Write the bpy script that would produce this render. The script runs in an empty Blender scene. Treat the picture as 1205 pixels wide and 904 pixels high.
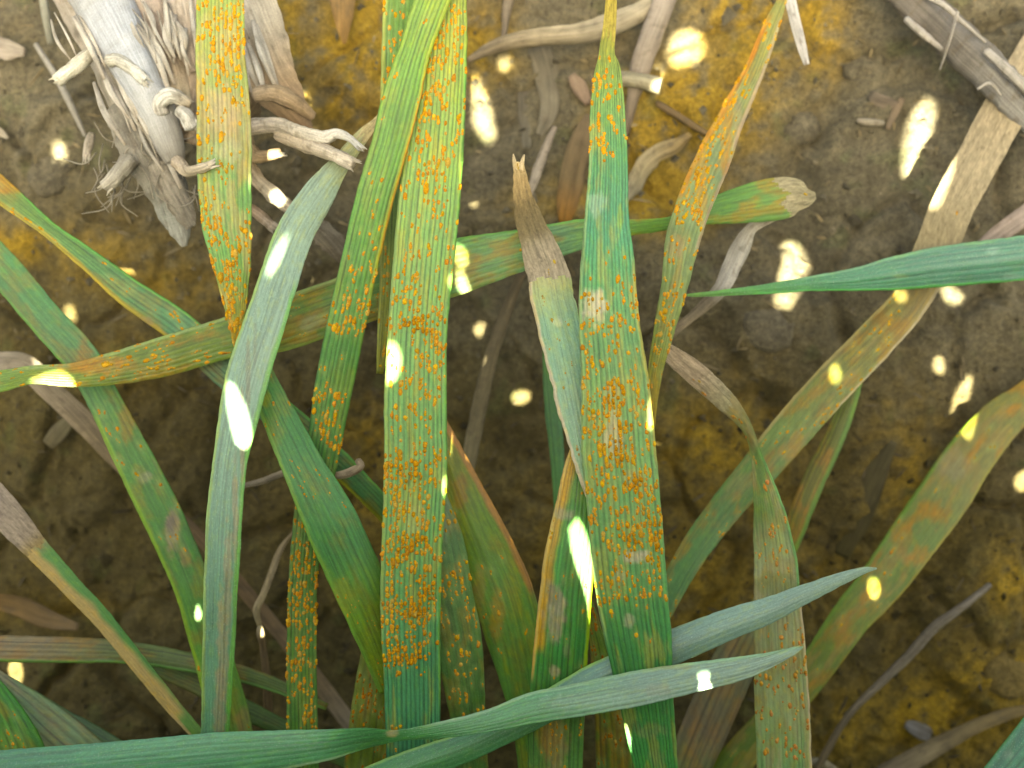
import bpy, math, random
import numpy as np
from mathutils import Vector

# ------------------------------------------------------------------ camera, world, sun, exposure
sc = bpy.context.scene
COL = sc.collection
TILT = math.radians(4)
D0 = 0.32                                   # metres from lens to the middle of the soil
CAM = np.array([0.0, -D0 * math.sin(TILT), D0 * math.cos(TILT)])
LENS, SENSOR, W, H = 50.0, 36.0, 1205.0, 904.0
K = SENSOR / LENS / W                       # metres per pixel at one metre
cam = bpy.data.cameras.new('camera')
cam.lens, cam.sensor_width, cam.sensor_fit = LENS, SENSOR, 'HORIZONTAL'
cam.clip_start, cam.clip_end = 0.005, 500
cam.dof.use_dof = True
cam.dof.focus_distance = 0.249
cam.dof.aperture_fstop = 18
camo = bpy.data.objects.new('camera', cam)
COL.objects.link(camo)
camo.location = CAM
camo.rotation_euler = (TILT, 0, 0)
sc.camera = camo

_az, _el = math.radians(180), math.radians(61)
SUN = np.array([math.sin(_az) * math.cos(_el), math.cos(_az) * math.cos(_el), math.sin(_el)])
EL = math.asin(SUN[2]); AZ = math.atan2(SUN[0], SUN[1])
world = bpy.data.worlds.new('World'); sc.world = world; world.use_nodes = True
wn = world.node_tree
sky = wn.nodes.new('ShaderNodeTexSky'); sky.sky_type = 'NISHITA'; sky.sun_disc = False
sky.sun_elevation = EL; sky.sun_rotation = AZ
sky.air_density = 0.7; sky.dust_density = 9.0; sky.ozone_density = 0.0
bg = wn.nodes['Background']; bg.inputs['Strength'].default_value = 0.05
wn.links.new(sky.outputs[0], bg.inputs[0])
sl = bpy.data.lights.new('sun', 'SUN'); sl.energy = 5.0; sl.angle = math.radians(0.52); sl.color = (1, 0.97, 0.93)
so = bpy.data.objects.new('sun', sl); COL.objects.link(so)
so.location = (0, -0.6, 1.0)
so.rotation_euler = Vector(SUN).to_track_quat('Z', 'Y').to_euler()
sc.view_settings.view_transform = 'Standard'; sc.view_settings.look = 'None'
sc.view_settings.gamma = 1.0
sc.view_settings.exposure = 4.72
sc.view_settings.use_white_balance = True      # camera set for open shade
sc.view_settings.white_balance_temperature = 8200
sc.view_settings.white_balance_tint = -12

# ------------------------------------------------------------------ numeric helpers
RNG = np.random.default_rng(7)
CT, ST = math.cos(TILT), math.sin(TILT)
def P3(px, py, d):
    """world points at image position px,py and distance d along the lens axis"""
    px, py, d = np.broadcast_arrays(np.asarray(px, float), np.asarray(py, float), np.asarray(d, float))
    x = (px - W / 2) * K * d; y = -(py - H / 2) * K * d; z = -d
    return np.stack([x, CAM[1] + y * CT - z * ST, CAM[2] + y * ST + z * CT], -1)
def to_px(p):
    q = p - CAM
    y = q[..., 1] * CT + q[..., 2] * ST; z = -q[..., 1] * ST + q[..., 2] * CT
    d = -z
    return q[..., 0] / (K * d) + W / 2, -y / (K * d) + H / 2, d
def lin(c):
    c = np.asarray(c, float) / 255.0
    return np.where(c <= 0.04045, c / 12.92, ((c + 0.055) / 1.055) ** 2.4)
ALB = 0.5
def A(*c): return lin(c) * ALB              # surface colour from a colour seen in open shade
def hsh(ix, iy, iz, s):
    h = (ix.astype(np.int64) * 374761393 + iy.astype(np.int64) * 668265263 + iz.astype(np.int64) * 2147483647 + s * 974711) & 0xFFFFFFFF
    h = ((h ^ (h >> 13)) * 1274126177) & 0xFFFFFFFF
    h = ((h ^ (h >> 16)) * 2246822519) & 0xFFFFFFFF
    return ((h ^ (h >> 15)) & 0xFFFFFF) / float(0xFFFFFF)
def vnoise(x, y, s=0):
    x = np.asarray(x, float); y = np.asarray(y, float)
    ix, iy = np.floor(x), np.floor(y); fx, fy = x - ix, y - iy
    fx = fx * fx * (3 - 2 * fx); fy = fy * fy * (3 - 2 * fy); z = np.zeros_like(ix)
    a, b = hsh(ix, iy, z, s), hsh(ix + 1, iy, z, s); c, d = hsh(ix, iy + 1, z, s), hsh(ix + 1, iy + 1, z, s)
    return (a * (1 - fx) + b * fx) * (1 - fy) + (c * (1 - fx) + d * fx) * fy
def fbm(x, y, s=0, o=4):
    r = 0; a = 0.5; t = 0
    for i in range(o):
        r = r + a * vnoise(x * 2 ** i, y * 2 ** i, s + 17 * i); t += a; a *= 0.5
    return r / t
def voro(x, y, s=0):
    """cell noise: nearest and second nearest distance, id of the cell"""
    ix, iy = np.floor(x), np.floor(y)
    f1 = np.full(x.shape, 9.0); f2 = f1.copy(); cid = np.zeros(x.shape); z = np.zeros_like(ix)
    for dx in (-1, 0, 1):
        for dy in (-1, 0, 1):
            cx = ix + dx + hsh(ix + dx, iy + dy, z, s); cy = iy + dy + hsh(ix + dx, iy + dy, z + 3, s)
            d = np.hypot(x - cx, y - cy); n = d < f1
            f2 = np.where(n, f1, np.minimum(f2, d)); cid = np.where(n, hsh(ix + dx, iy + dy, z + 7, s), cid); f1 = np.where(n, d, f1)
    return f1, f2, cid
def sstep(a, b, x):
    t = np.clip((x - a) / (b - a), 0, 1); return t * t * (3 - 2 * t)
def poly_sd(px, py, pts):
    """signed distance in pixels to a polygon, negative inside"""
    d = np.full(px.shape, 1e9); ins = np.zeros(px.shape, bool); n = len(pts)
    for i in range(n):
        ax, ay = pts[i]; bx, by = pts[(i + 1) % n]
        ex, ey = bx - ax, by - ay; wx, wy = px - ax, py - ay
        t = np.clip((wx * ex + wy * ey) / (ex * ex + ey * ey), 0, 1)
        d = np.minimum(d, np.hypot(wx - t * ex, wy - t * ey))
        c = ((ay > py) != (by > py)) & (px < (bx - ax) * (py - ay) / (by - ay + 1e-12) + ax)
        ins ^= c
    return np.where(ins, -d, d)

# ------------------------------------------------------------------ mesh and object helpers
def mk_mesh(name, V, F, mat, col=None, luv=None, smooth=True):
    """V (n,3); F list of (m,k) int arrays with k 3 or 4"""
    me = bpy.data.meshes.new(name)
    if not isinstance(F, (list, tuple)): F = [F]
    F = [f for f in F if len(f)]
    loops = np.concatenate([f.reshape(-1) for f in F]).astype(np.int32)
    tot = np.concatenate([np.full(len(f), f.shape[1], np.int32) for f in F])
    start = np.concatenate([[0], np.cumsum(tot)[:-1]]).astype(np.int32)
    me.vertices.add(len(V)); me.vertices.foreach_set('co', np.ascontiguousarray(V, np.float32).reshape(-1))
    me.loops.add(len(loops)); me.loops.foreach_set('vertex_index', loops)
    me.polygons.add(len(tot)); me.polygons.foreach_set('loop_start', start)
    try: me.polygons.foreach_set('loop_total', tot)
    except Exception: pass
    me.update(calc_edges=True)
    me.polygons.foreach_set('use_smooth', np.full(len(tot), smooth, bool))
    if col is not None:
        a = me.color_attributes.new('Col', 'FLOAT_COLOR', 'POINT')
        c = np.ones((len(V), 4), np.float32); c[:, :3] = np.clip(col, 0, 1); a.data.foreach_set('color', c.reshape(-1))
    if luv is not None:
        a = me.attributes.new('luv', 'FLOAT_VECTOR', 'POINT')
        a.data.foreach_set('vector', np.ascontiguousarray(luv, np.float32).reshape(-1))
    me.materials.append(mat); me.validate()
    return me
def obj(name, me, parent=None, kind=None, origin=None):
    o = bpy.data.objects.new(name, me); COL.objects.link(o)
    if parent is not None:
        o.parent = parent; o.matrix_parent_inverse = parent.matrix_basis.inverted()
    if kind: o['kind'] = kind
    return o
def tag(o, label, cat, group=None):
    o['label'] = label; o['category'] = cat
    if group: o['group'] = group
    return o
def empty(name, loc, label, cat, group=None):
    o = bpy.data.objects.new(name, None); COL.objects.link(o); o.location = [float(v) for v in loc]
    o.empty_display_size = 0.01
    return tag(o, label, cat, group)
def sub_mesh(V, Fs, keep, *attrs):
    """keep a subset of faces, dropping unused points"""
    F = Fs[keep]; used = np.unique(F); idx = np.full(len(V), -1); idx[used] = np.arange(len(used))
    return V[used], idx[F], [a[used] for a in attrs]

# ------------------------------------------------------------------ materials
def new_mat(name):
    m = bpy.data.materials.new(name); m.use_nodes = True
    nt = m.node_tree; nt.nodes.clear()
    out = nt.nodes.new('ShaderNodeOutputMaterial'); b = nt.nodes.new('ShaderNodeBsdfPrincipled')
    nt.links.new(b.outputs[0], out.inputs[0]); return m, nt, out, b
def nd(nt, t, **kw):
    n = nt.nodes.new(t)
    for k, v in kw.items():
        if k in n.inputs: n.inputs[k].default_value = v
        else: setattr(n, k, v)
    return n
def attr_vec(nt, scale):
    a = nd(nt, 'ShaderNodeAttribute', attribute_name='luv')
    m = nd(nt, 'ShaderNodeMapping'); m.inputs['Scale'].default_value = scale
    nt.links.new(a.outputs['Vector'], m.inputs['Vector']); return m.outputs[0]
def ramp(nt, src, a, b, c0, c1):
    r = nd(nt, 'ShaderNodeMapRange'); r.inputs[1].default_value = a; r.inputs[2].default_value = b
    r.inputs[3].default_value = c0; r.inputs[4].default_value = c1
    nt.links.new(src, r.inputs[0]); return r.outputs[0]
def math_n(nt, op, a, b):
    m = nd(nt, 'ShaderNodeMath', operation=op)
    for i, s in enumerate((a, b)):
        if isinstance(s, (int, float)): m.inputs[i].default_value = s
        else: nt.links.new(s, m.inputs[i])
    return m.outputs[0]
def scaled_col(nt, col, fac):
    v = nd(nt, 'ShaderNodeVectorMath', operation='SCALE')
    nt.links.new(col, v.inputs[0]); nt.links.new(fac, v.inputs['Scale']); return v.outputs[0]
def streak_mat(name, rough, spec, transl=0.0, streak=(2.2, 0.12, 1), amt=0.22, bump=0.3, speck=0.0, bdist=0.00008):
    """colour attribute, modulated by grain that runs along the piece (luv is in millimetres)"""
    m, nt, out, b = new_mat(name)
    ca = nd(nt, 'ShaderNodeAttribute', attribute_name='Col')
    n1 = nd(nt, 'ShaderNodeTexNoise', Scale=1.0, Detail=4.0, Roughness=0.6); nt.links.new(attr_vec(nt, streak), n1.inputs['Vector'])
    n2 = nd(nt, 'ShaderNodeTexNoise', Scale=3.0, Detail=3.0, Roughness=0.7); nt.links.new(attr_vec(nt, (1, 1, 1)), n2.inputs['Vector'])
    f = math_n(nt, 'MULTIPLY', ramp(nt, n1.outputs[0], 0.25, 0.75, 1 - amt, 1 + amt), ramp(nt, n2.outputs[0], 0.25, 0.75, 1 - amt * .6, 1 + amt * .6))
    c = scaled_col(nt, ca.outputs['Color'], f)
    if speck > 0:                                   # pale wax and hair specks
        n3 = nd(nt, 'ShaderNodeTexNoise', Scale=1.0, Detail=2.0, Roughness=0.8); nt.links.new(attr_vec(nt, (7, 2.6, 1)), n3.inputs['Vector'])
        k = ramp(nt, n3.outputs[0], 0.60, 0.74, 0.0, speck)
        mx = nd(nt, 'ShaderNodeMix', data_type='RGBA'); nt.links.new(k, mx.inputs[0]); nt.links.new(c, mx.inputs[6])
        mx.inputs[7].default_value = (0.30, 0.36, 0.30, 1); c = mx.outputs[2]
    nt.links.new(c, b.inputs['Base Color'])
    b.inputs['Roughness'].default_value = rough; b.inputs['Specular IOR Level'].default_value = spec
    bp = nd(nt, 'ShaderNodeBump'); bp.inputs['Strength'].default_value = bump; bp.inputs['Distance'].default_value = bdist
    hsum = math_n(nt, 'ADD', n1.outputs[0], math_n(nt, 'MULTIPLY', n2.outputs[0], 0.7))
    nt.links.new(hsum, bp.inputs['Height']); nt.links.new(bp.outputs[0], b.inputs['Normal'])
    if transl > 0:
        t = nd(nt, 'ShaderNodeBsdfTranslucent'); g = nd(nt, 'ShaderNodeVectorMath', operation='MULTIPLY')
        nt.links.new(c, g.inputs[0]); g.inputs[1].default_value = (1.5, 1.45, 0.6); nt.links.new(g.outputs[0], t.inputs[0])
        x = nd(nt, 'ShaderNodeMixShader'); x.inputs[0].default_value = transl
        nt.links.new(b.outputs[0], x.inputs[1]); nt.links.new(t.outputs[0], x.inputs[2]); nt.links.new(x.outputs[0], out.inputs[0])
    return m
M_LEAF = streak_mat('living_leaf', 0.5, 0.35, 0.22, (3.0, 0.10, 1), 0.18, 0.4, 0.22)
M_WAX = streak_mat('waxy_leaf', 0.42, 0.6, 0.2, (3.4, 0.08, 1), 0.2, 0.5, 0.75)
M_DRY = streak_mat('dry_leaf', 0.8, 0.2, 0.12, (2.4, 0.11, 1), 0.34, 1.0, 0, 0.0003)
M_STRAW = streak_mat('weathered_straw', 0.55, 0.35, 0.0, (2.6, 0.10, 1), 0.32, 1.0, 0, 0.0003)
M_ROOT = streak_mat('dry_root', 0.85, 0.2, 0.0, (2.2, 0.22, 1), 0.4, 1.0, 0, 0.0004)
M_BARK = streak_mat('grey_stick', 0.8, 0.2, 0.0, (2.2, 0.1, 1), 0.4, 0.9, 0, 0.0002)

def rust_mat():
    m, nt, out, b = new_mat('rust_spores')
    g = nd(nt, 'ShaderNodeNewGeometry'); ca = nd(nt, 'ShaderNodeAttribute', attribute_name='Col')
    n = nd(nt, 'ShaderNodeTexNoise', Scale=5200.0, Detail=2.0); nt.links.new(g.outputs['Position'], n.inputs['Vector'])
    c = scaled_col(nt, ca.outputs['Color'], ramp(nt, n.outputs[0], 0.3, 0.7, 0.72, 1.25))
    nt.links.new(c, b.inputs['Base Color']); b.inputs['Roughness'].default_value = 0.9; b.inputs['Specular IOR Level'].default_value = 0.05
    bp = nd(nt, 'ShaderNodeBump'); bp.inputs['Strength'].default_value = 0.8; bp.inputs['Distance'].default_value = 0.00008
    nt.links.new(n.outputs[0], bp.inputs['Height']); nt.links.new(bp.outputs[0], b.inputs['Normal']); return m
M_RUST = rust_mat()

def soil_mat():
    m, nt, out, b = new_mat('soil')
    ca = nd(nt, 'ShaderNodeAttribute', attribute_name='Col')
    g = nd(nt, 'ShaderNodeNewGeometry')
    def noise(s, d=5, r=0.65):
        n = nd(nt, 'ShaderNodeTexNoise', Scale=s, Detail=d, Roughness=r); nt.links.new(g.outputs['Position'], n.inputs['Vector']); return n.outputs[0]
    n1, n2, n3 = noise(160.0), noise(900.0, 4, 0.7), noise(3200.0, 2, 0.6)
    f = math_n(nt, 'MULTIPLY', ramp(nt, n1, 0.3, 0.7, 0.75, 1.25), ramp(nt, n2, 0.25, 0.75, 0.5, 1.5))
    f = math_n(nt, 'MULTIPLY', f, ramp(nt, n3, 0.25, 0.75, 0.6, 1.4))
    c = scaled_col(nt, ca.outputs['Color'], f)
    nt.links.new(c, b.inputs['Base Color']); b.inputs['Roughness'].default_value = 0.92; b.inputs['Specular IOR Level'].default_value = 0.2
    bp = nd(nt, 'ShaderNodeBump'); bp.inputs['Strength'].default_value = 0.9; bp.inputs['Distance'].default_value = 0.001
    h = math_n(nt, 'ADD', n2, math_n(nt, 'MULTIPLY', n3, 0.4))
    nt.links.new(h, bp.inputs['Height']); nt.links.new(bp.outputs[0], b.inputs['Normal']); return m
M_SOIL = soil_mat()

# ------------------------------------------------------------------ the soil: one sheet, fine in view, coarse to the horizon
def base_z(x, y):
    """side of a furrow: rises away from the viewer, level beyond"""
    return 0.21 * 0.11 * np.tanh(y / 0.11) + 0.004 * np.tanh(x / 0.1)
PLATES = [([(952, 190), (990, 130), (1075, 95), (1165, 150), (1125, 235), (1085, 330), (1010, 395), (962, 362)], 2.6),
          ([(842, 352), (905, 330), (985, 352), (985, 432), (940, 470), (870, 448)], 3.0),
          ([(1012, 432), (1105, 368), (1215, 335), (1230, 450), (1150, 480), (1060, 590), (985, 650), (990, 520)], 2.4),
          ([(1075, 705), (1140, 640), (1230, 560), (1230, 860), (1160, 850), (1100, 800)], 3.2),
          ([(800, 120), (850, 60), (930, 40), (945, 120), (880, 190), (810, 190)], 2.0),
          ([(300, -20), (440, -20), (450, 120), (400, 140), (330, 90)], 2.2),
          ([(40, 120), (150, 110), (170, 230), (90, 260), (20, 220)], 2.4),
          ([(560, 560), (660, 540), (690, 640), (640, 700), (570, 660)], 1.8),
          ([(20, 480), (120, 470), (150, 600), (80, 640), (10, 590)], 2.0)]
def soil_z(x, y, fine=True):
    z = base_z(x, y)
    px, py, _ = to_px(np.stack([x, y, z], -1))
    px = px + 26 * (fbm(x * 120, y * 120, 81, 3) - .5); py = py + 26 * (fbm(x * 120, y * 120, 82, 3) - .5)
    for pts, h in PLATES:
        z = z + 0.001 * h * (1 - sstep(-14, 8, poly_sd(px, py, pts)))
    f1, f2, cid = voro(x / 0.026 + 0.6 * fbm(x * 60, y * 60, 5), y / 0.026 + 0.6 * fbm(x * 60, y * 60, 6), 3)
    z = z + 0.0044 * (cid - .5) * sstep(0.0, 0.28, f2 - f1) - 0.0016 * (1 - sstep(0, 0.16, f2 - f1))
    f1, f2, cid = voro(x / 0.0075 + 0.5 * fbm(x * 200, y * 200, 7), y / 0.0075 + 0.5 * fbm(x * 200, y * 200, 8), 13)
    z = z + 0.0006 * (cid - .5) * sstep(0.0, 0.4, f2 - f1)
    z = z + 0.006 * (fbm(x / 0.03, y / 0.03, 9, 4) - .5)
    if fine: z = z + 0.0024 * (fbm(x / 0.0032, y / 0.0032, 11, 4) - .5)
    return z
def ground_d(px, py, lift=0.0):
    """distance at which the view ray meets the soil (less lift metres)"""
    px = np.asarray(px, float); py = np.asarray(py, float); d = np.full(px.shape, D0)
    for _ in range(8):
        p = P3(px, py, d); d = d + (p[..., 2] - soil_z(p[..., 0], p[..., 1], False)) / CT * 0.9
    return d - lift
DUST = [(325, 35, 45, 70, .9), (435, 40, 60, 70, .95), (385, 120, 80, 50, .5), (700, 240, 80, 30, .5), (790, 140, 70, 70, .75), (780, 225, 55, 40, .95),
        (875, 60, 55, 60, .9), (835, 135, 60, 50, .7), (850, 545, 80, 70, .45), (820, 700, 70, 70, .4), (1090, 850, 110, 50, .6), (1150, 800, 60, 40, .6), (1090, 800, 60, 50, .35),
        (1195, 690, 40, 40, .4), (420, 610, 60, 60, .35), (130, 300, 80, 40, .3), (200, 335, 70, 36, .3), (440, 520, 60, 40, .35), (1000, 690, 60, 50, .4),
        (150, 430, 60, 40, .2), (560, 60, 40, 50, .45), (490, 560, 60, 60, .3), (1060, 560, 50, 80, .3), (20, 290, 30, 20, .8), (640, 640, 70, 60, .25), (60, 715, 60, 20, .35), (960, 30, 30, 60, .6)]
ax_in = np.arange(-0.150, 0.1501, 0.00062)
out_ = 0.15 + 0.002 * (1.33 ** np.arange(1, 34) - 1) * 3
gx = np.concatenate([-out_[::-1], ax_in, out_])
ay_in = np.arange(-0.125, 0.1601, 0.00062)
gy = np.concatenate([-(out_[::-1] - 0.025), ay_in, out_ + 0.01])
GX, GY = np.meshgrid(gx, gy)
far = np.clip(1 - (np.maximum(np.abs(GX), np.abs(GY)) - 0.3) / 0.5, 0, 1)
GZ = soil_z(GX, GY) * far + base_z(GX, GY) * (1 - far)
px, py, _ = to_px(np.stack([GX, GY, base_z(GX, GY)], -1))
wet = 0.85 * sstep(180, 560, py + 120 * (fbm(GX * 40, GY * 40, 31) - .5) - 0.18 * (px - 600)) + 0.25 * (fbm(GX * 90, GY * 90, 32) - .4)  # lower soil darkened: shade painted into the colour, mixed with random tone
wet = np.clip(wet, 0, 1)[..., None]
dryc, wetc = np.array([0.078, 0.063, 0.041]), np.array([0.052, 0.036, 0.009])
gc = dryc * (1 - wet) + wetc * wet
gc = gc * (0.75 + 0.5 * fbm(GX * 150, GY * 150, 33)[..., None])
du = np.zeros_like(px)
for cx, cy, rx, ry, w in DUST:
    du = np.maximum(du, min(1, w * 1.25) * np.exp(-(((px - cx) / rx / 1.2) ** 2 + ((py - cy) / ry / 1.2) ** 2)))
grain = fbm(GX / 0.0022, GY / 0.0022, 35, 3)
du = np.clip(du * 1.25 * (0.25 + 0.75 * sstep(0.30, 0.70, grain + 0.15 * du)) * (0.15 + 1.6 * fbm(GX / 0.012, GY / 0.012, 37, 4)), 0, 0.8)[..., None]
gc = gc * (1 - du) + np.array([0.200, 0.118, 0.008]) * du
al = (sstep(0.66, 0.8, fbm(GX / 0.006, GY / 0.006, 41, 3)) * 0.22)[..., None]
gc = gc * (1 - al) + np.array([0.045, 0.065, 0.018]) * al
ny, nx = GX.shape
I = np.arange(ny * nx).reshape(ny, nx)
Q = np.stack([I[:-1, :-1], I[:-1, 1:], I[1:, 1:], I[1:, :-1]], -1).reshape(-1, 4)
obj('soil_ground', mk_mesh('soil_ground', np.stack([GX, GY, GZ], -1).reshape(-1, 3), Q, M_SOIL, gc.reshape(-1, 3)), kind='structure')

# ------------------------------------------------------------------ ribbons (blades, straps, sheaths)
def spline(ctrl, step):
    c = np.asarray(ctrl, float); seg = np.hypot(*(c[1:, :2] - c[:-1, :2]).T); s = np.concatenate([[0], np.cumsum(seg)])
    n = max(8, int(s[-1] / step)); t = np.linspace(0, s[-1], n + 1)
    m = np.zeros_like(c); m[1:-1] = (c[2:] - c[:-2]) / (s[2:] - s[:-2])[:, None]
    m[0] = (c[1] - c[0]) / (s[1] - s[0]); m[-1] = (c[-1] - c[-2]) / (s[-1] - s[-2])
    i = np.clip(np.searchsorted(s, t, 'right') - 1, 0, len(s) - 2); h = (s[i + 1] - s[i])[:, None]; u = ((t - s[i])[:, None]) / h
    r = (2 * u ** 3 - 3 * u ** 2 + 1) * c[i] + (u ** 3 - 2 * u ** 2 + u) * h * m[i] + (-2 * u ** 3 + 3 * u ** 2) * c[i + 1] + (u ** 3 - u ** 2) * h * m[i + 1]
    return r, t, s[-1]
def norm(v): return v / np.maximum(np.linalg.norm(v, axis=-1, keepdims=True), 1e-12)
class Ribbon: pass
def ribbon(ctrl, nu=24, step=4.0, camber=0.06, fold=0.0, mid=0.5, veins=0, vamp=0.00007, roll=0.0, wave=0.5, rag=0.0, thick=0.00022, twist=None, seed=0):
    """ctrl rows: px, py, width px, distance m. A blade with real thickness, cross curvature and ribs."""
    c, t, L = spline([r[:4] for r in ctrl], step)
    n = len(c); v = t / L
    C = P3(c[:, 0], c[:, 1], c[:, 3]); mpp = (c[:, 3] * K)
    T = norm(np.gradient(C, axis=0)); view = norm(CAM - C)
    N = norm(view - (view * T).sum(-1, keepdims=True) * T); R = np.cross(N, T)
    rl = np.full(n, math.radians(roll)) if twist is None else np.radians(np.interp(v, [a for a, _ in twist], [b for _, b in twist]))
    k = 5; rl = np.convolve(np.pad(rl, k, 'edge'), np.ones(2 * k + 1) / (2 * k + 1), 'valid')
    cr, sr = np.cos(rl)[:, None], np.sin(rl)[:, None]
    R2, N2 = R * cr + N * sr, N * cr - R * sr
    w = np.maximum(c[:, 2], 0.5) * mpp / np.maximum(np.abs(np.cos(rl)), 0.25)
    u = np.linspace(0, 1, nu + 1); q = 2 * u - 1
    U, V = np.meshgrid(u, v); Qg = 2 * U - 1; Lp = V * L
    ww = w[:, None]
    el = (fbm(Lp / 30, V * 0 + 1.5, seed + 1, 3) - .5) * wave * 3 + (vnoise(Lp / 6, V * 0 + 7.5, seed + 5) - .5) * (0.8 + rag); er = (fbm(Lp / 30, V * 0 + 3.5, seed + 2, 3) - .5) * wave * 3 + (vnoise(Lp / 6, V * 0 + 9.5, seed + 6) - .5) * (0.8 + rag)
    off = (Qg * 0.5) * ww + mpp[:, None] * (np.clip(-Qg, 0, 1) * el + np.clip(Qg, 0, 1) * er) * np.minimum(1, c[:, 2][:, None] / 20)
    h = -camber * ww * Qg ** 2 - fold * ww * np.abs(U - mid) * 2
    h = h + mpp[:, None] * wave * 3.0 * (fbm(Lp / 45, U * 1.6, seed + 3, 3) - .5)
    groove = np.zeros_like(U)
    if veins:
        groove = (0.5 + 0.5 * np.cos(2 * math.pi * (U * veins + 0.25 * (fbm(U * 7, Lp / 160, seed + 4) - .5) + .5 * (vnoise(U * veins * .5, Lp * 0 + 3, seed + 9) - .5)))) ** 4
        h = h - vamp * groove
    top = C[:, None] + R2[:, None] * off[..., None] + N2[:, None] * h[..., None]
    bot = top - N2[:, None] * (thick * (1 - 0.9 * np.abs(Qg) ** 6))[..., None]
    r = Ribbon(); r.n, r.nu, r.U, r.V, r.L, r.Lp, r.groove, r.N, r.R, r.T = n, nu, U, V, L, Lp, groove, N2, R2, T
    r.top, r.bot, r.c, r.w, r.mpp, r.seed, r.veins = top, bot, c, w, mpp, seed, veins
    r.px, r.py, _ = to_px(top)
    r.luv = np.stack([off * 1000 + seed * 3.7, np.broadcast_to((t * mpp * 1000)[:, None], U.shape), 0 * U + seed], -1)
    return r
def ribbon_faces(r):
    n, m = r.n, r.nu + 1; I = np.arange(n * m).reshape(n, m); J = I + n * m
    q = lambda a: np.stack([a[:-1, :-1], a[:-1, 1:], a[1:, 1:], a[1:, :-1]], -1).reshape(-1, 4)
    side = [np.stack([I[:-1, 0], I[1:, 0], J[1:, 0], J[:-1, 0]], -1), np.stack([I[1:, -1], I[:-1, -1], J[:-1, -1], J[1:, -1]], -1),
            np.stack([I[0, 1:], I[0, :-1], J[0, :-1], J[0, 1:]], -1), np.stack([I[-1, :-1], I[-1, 1:], J[-1, 1:], J[-1, :-1]], -1)]
    qi = q(I)[:, ::-1]; qj = q(J)
    return np.concatenate([qi[:, ::-1][:, [0, 1, 2, 3]], qj[:, ::-1]] + side)
def orient(V, F, ref):  # kept for clarity: faces of the top look along ref
    return F
def ramp_col(v, rows):
    vs = [a for a, _ in rows]; cs = np.array([b for _, b in rows])
    return np.stack([np.interp(v, vs, cs[:, i]) for i in range(3)], -1)
def mix(c, to, k):
    k = np.clip(k, 0, 1)[..., None]; return c * (1 - k) + np.asarray(to) * k
YEL, TAN, GREY, ORG, BRN = A(190, 185, 95), A(188, 165, 132), A(186, 172, 160), A(205, 135, 30), A(130, 105, 80)
def blade_col(r, rowsv, mott=0.0, mott_c=YEL, mott_s=(1.0, 1.0), edge=(), lesions=(), dust=0.0, streaks=0.10, groove=0.40):
    s = r.seed
    c = ramp_col(r.V, rowsv)
    wv = np.interp(r.V[:, 0], r.V[:, 0], r.c[:, 2])[:, None]
    X = (r.U - .5) * wv; Y = r.Lp
    c = c * (1 + streaks * 2 * (fbm(X / 5, Y / 150, s + 20, 3) - .5) + 0.25 * (fbm(X / 40, Y / 60, s + 21, 3) - .5))[..., None]
    if mott:
        k = sstep(0.50, 0.72, fbm(X / (9 * mott_s[0]), Y / (38 * mott_s[1]), s + 22, 4) + 0.10 * (fbm(X / 4, Y / 14, s + 29, 2) - .5)); c = mix(c, mott_c, k * mott)
    if dust:
        k = sstep(0.46, 0.70, fbm(X / 12, Y / 26, s + 23, 4)) * (0.4 + 0.9 * fbm(X / 3, Y / 5, s + 24, 2)); c = mix(c, A(176, 122, 34), k * dust)
    for side, wd, col, v0, v1 in edge:
        dist = (r.U if side == 0 else 1 - r.U) * wv
        wj = wd * (0.7 + 0.7 * fbm(Y / 40, Y * 0 + side * 9, s + 25, 3))
        k = (1 - sstep(0.55, 1.1, dist / wj)) * sstep(v0 - .02, v0 + .02, r.V) * (1 - sstep(v1 - .02, v1 + .02, r.V)); c = mix(c, col, k * 0.9)
    for lx, ly, rx, ry, col, k0 in lesions:
        e = np.hypot((r.px - lx) / rx, (r.py - ly) / ry) + 0.9 * (fbm(r.px / 7, r.py / 9, s + 26, 3) - .5)
        k = (1 - sstep(0.55, 1.1, e)) * (0.72 + 0.5 * (fbm(r.px / 2.5, r.py / 3, s + 27, 2) - .3)); c = mix(c, col, k * k0)
    fm = fbm(X / 3.2, Y / 7, s + 30, 3); c = mix(c, c * np.array([1.35, 1.18, .75]), sstep(.52, .75, fm) * .55); c = c * (1 + .38 * (fbm(X / 1.6, Y / 3.2, s + 31, 2) - .5))[..., None]
    g = (c * np.array([.3, .6, .1])).sum(-1, keepdims=True); c = np.clip(g + (c - g) * 1.15, .004, 1) * np.array([1.0, .96, .84])
    ln = sstep(.62, .74, vnoise(X / 1.3, Y / 90, s + 33)) * .22
    c = c * (1 - np.clip(groove * r.groove + ln * (groove > .1), 0, .7))[..., None]
    return c

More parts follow.
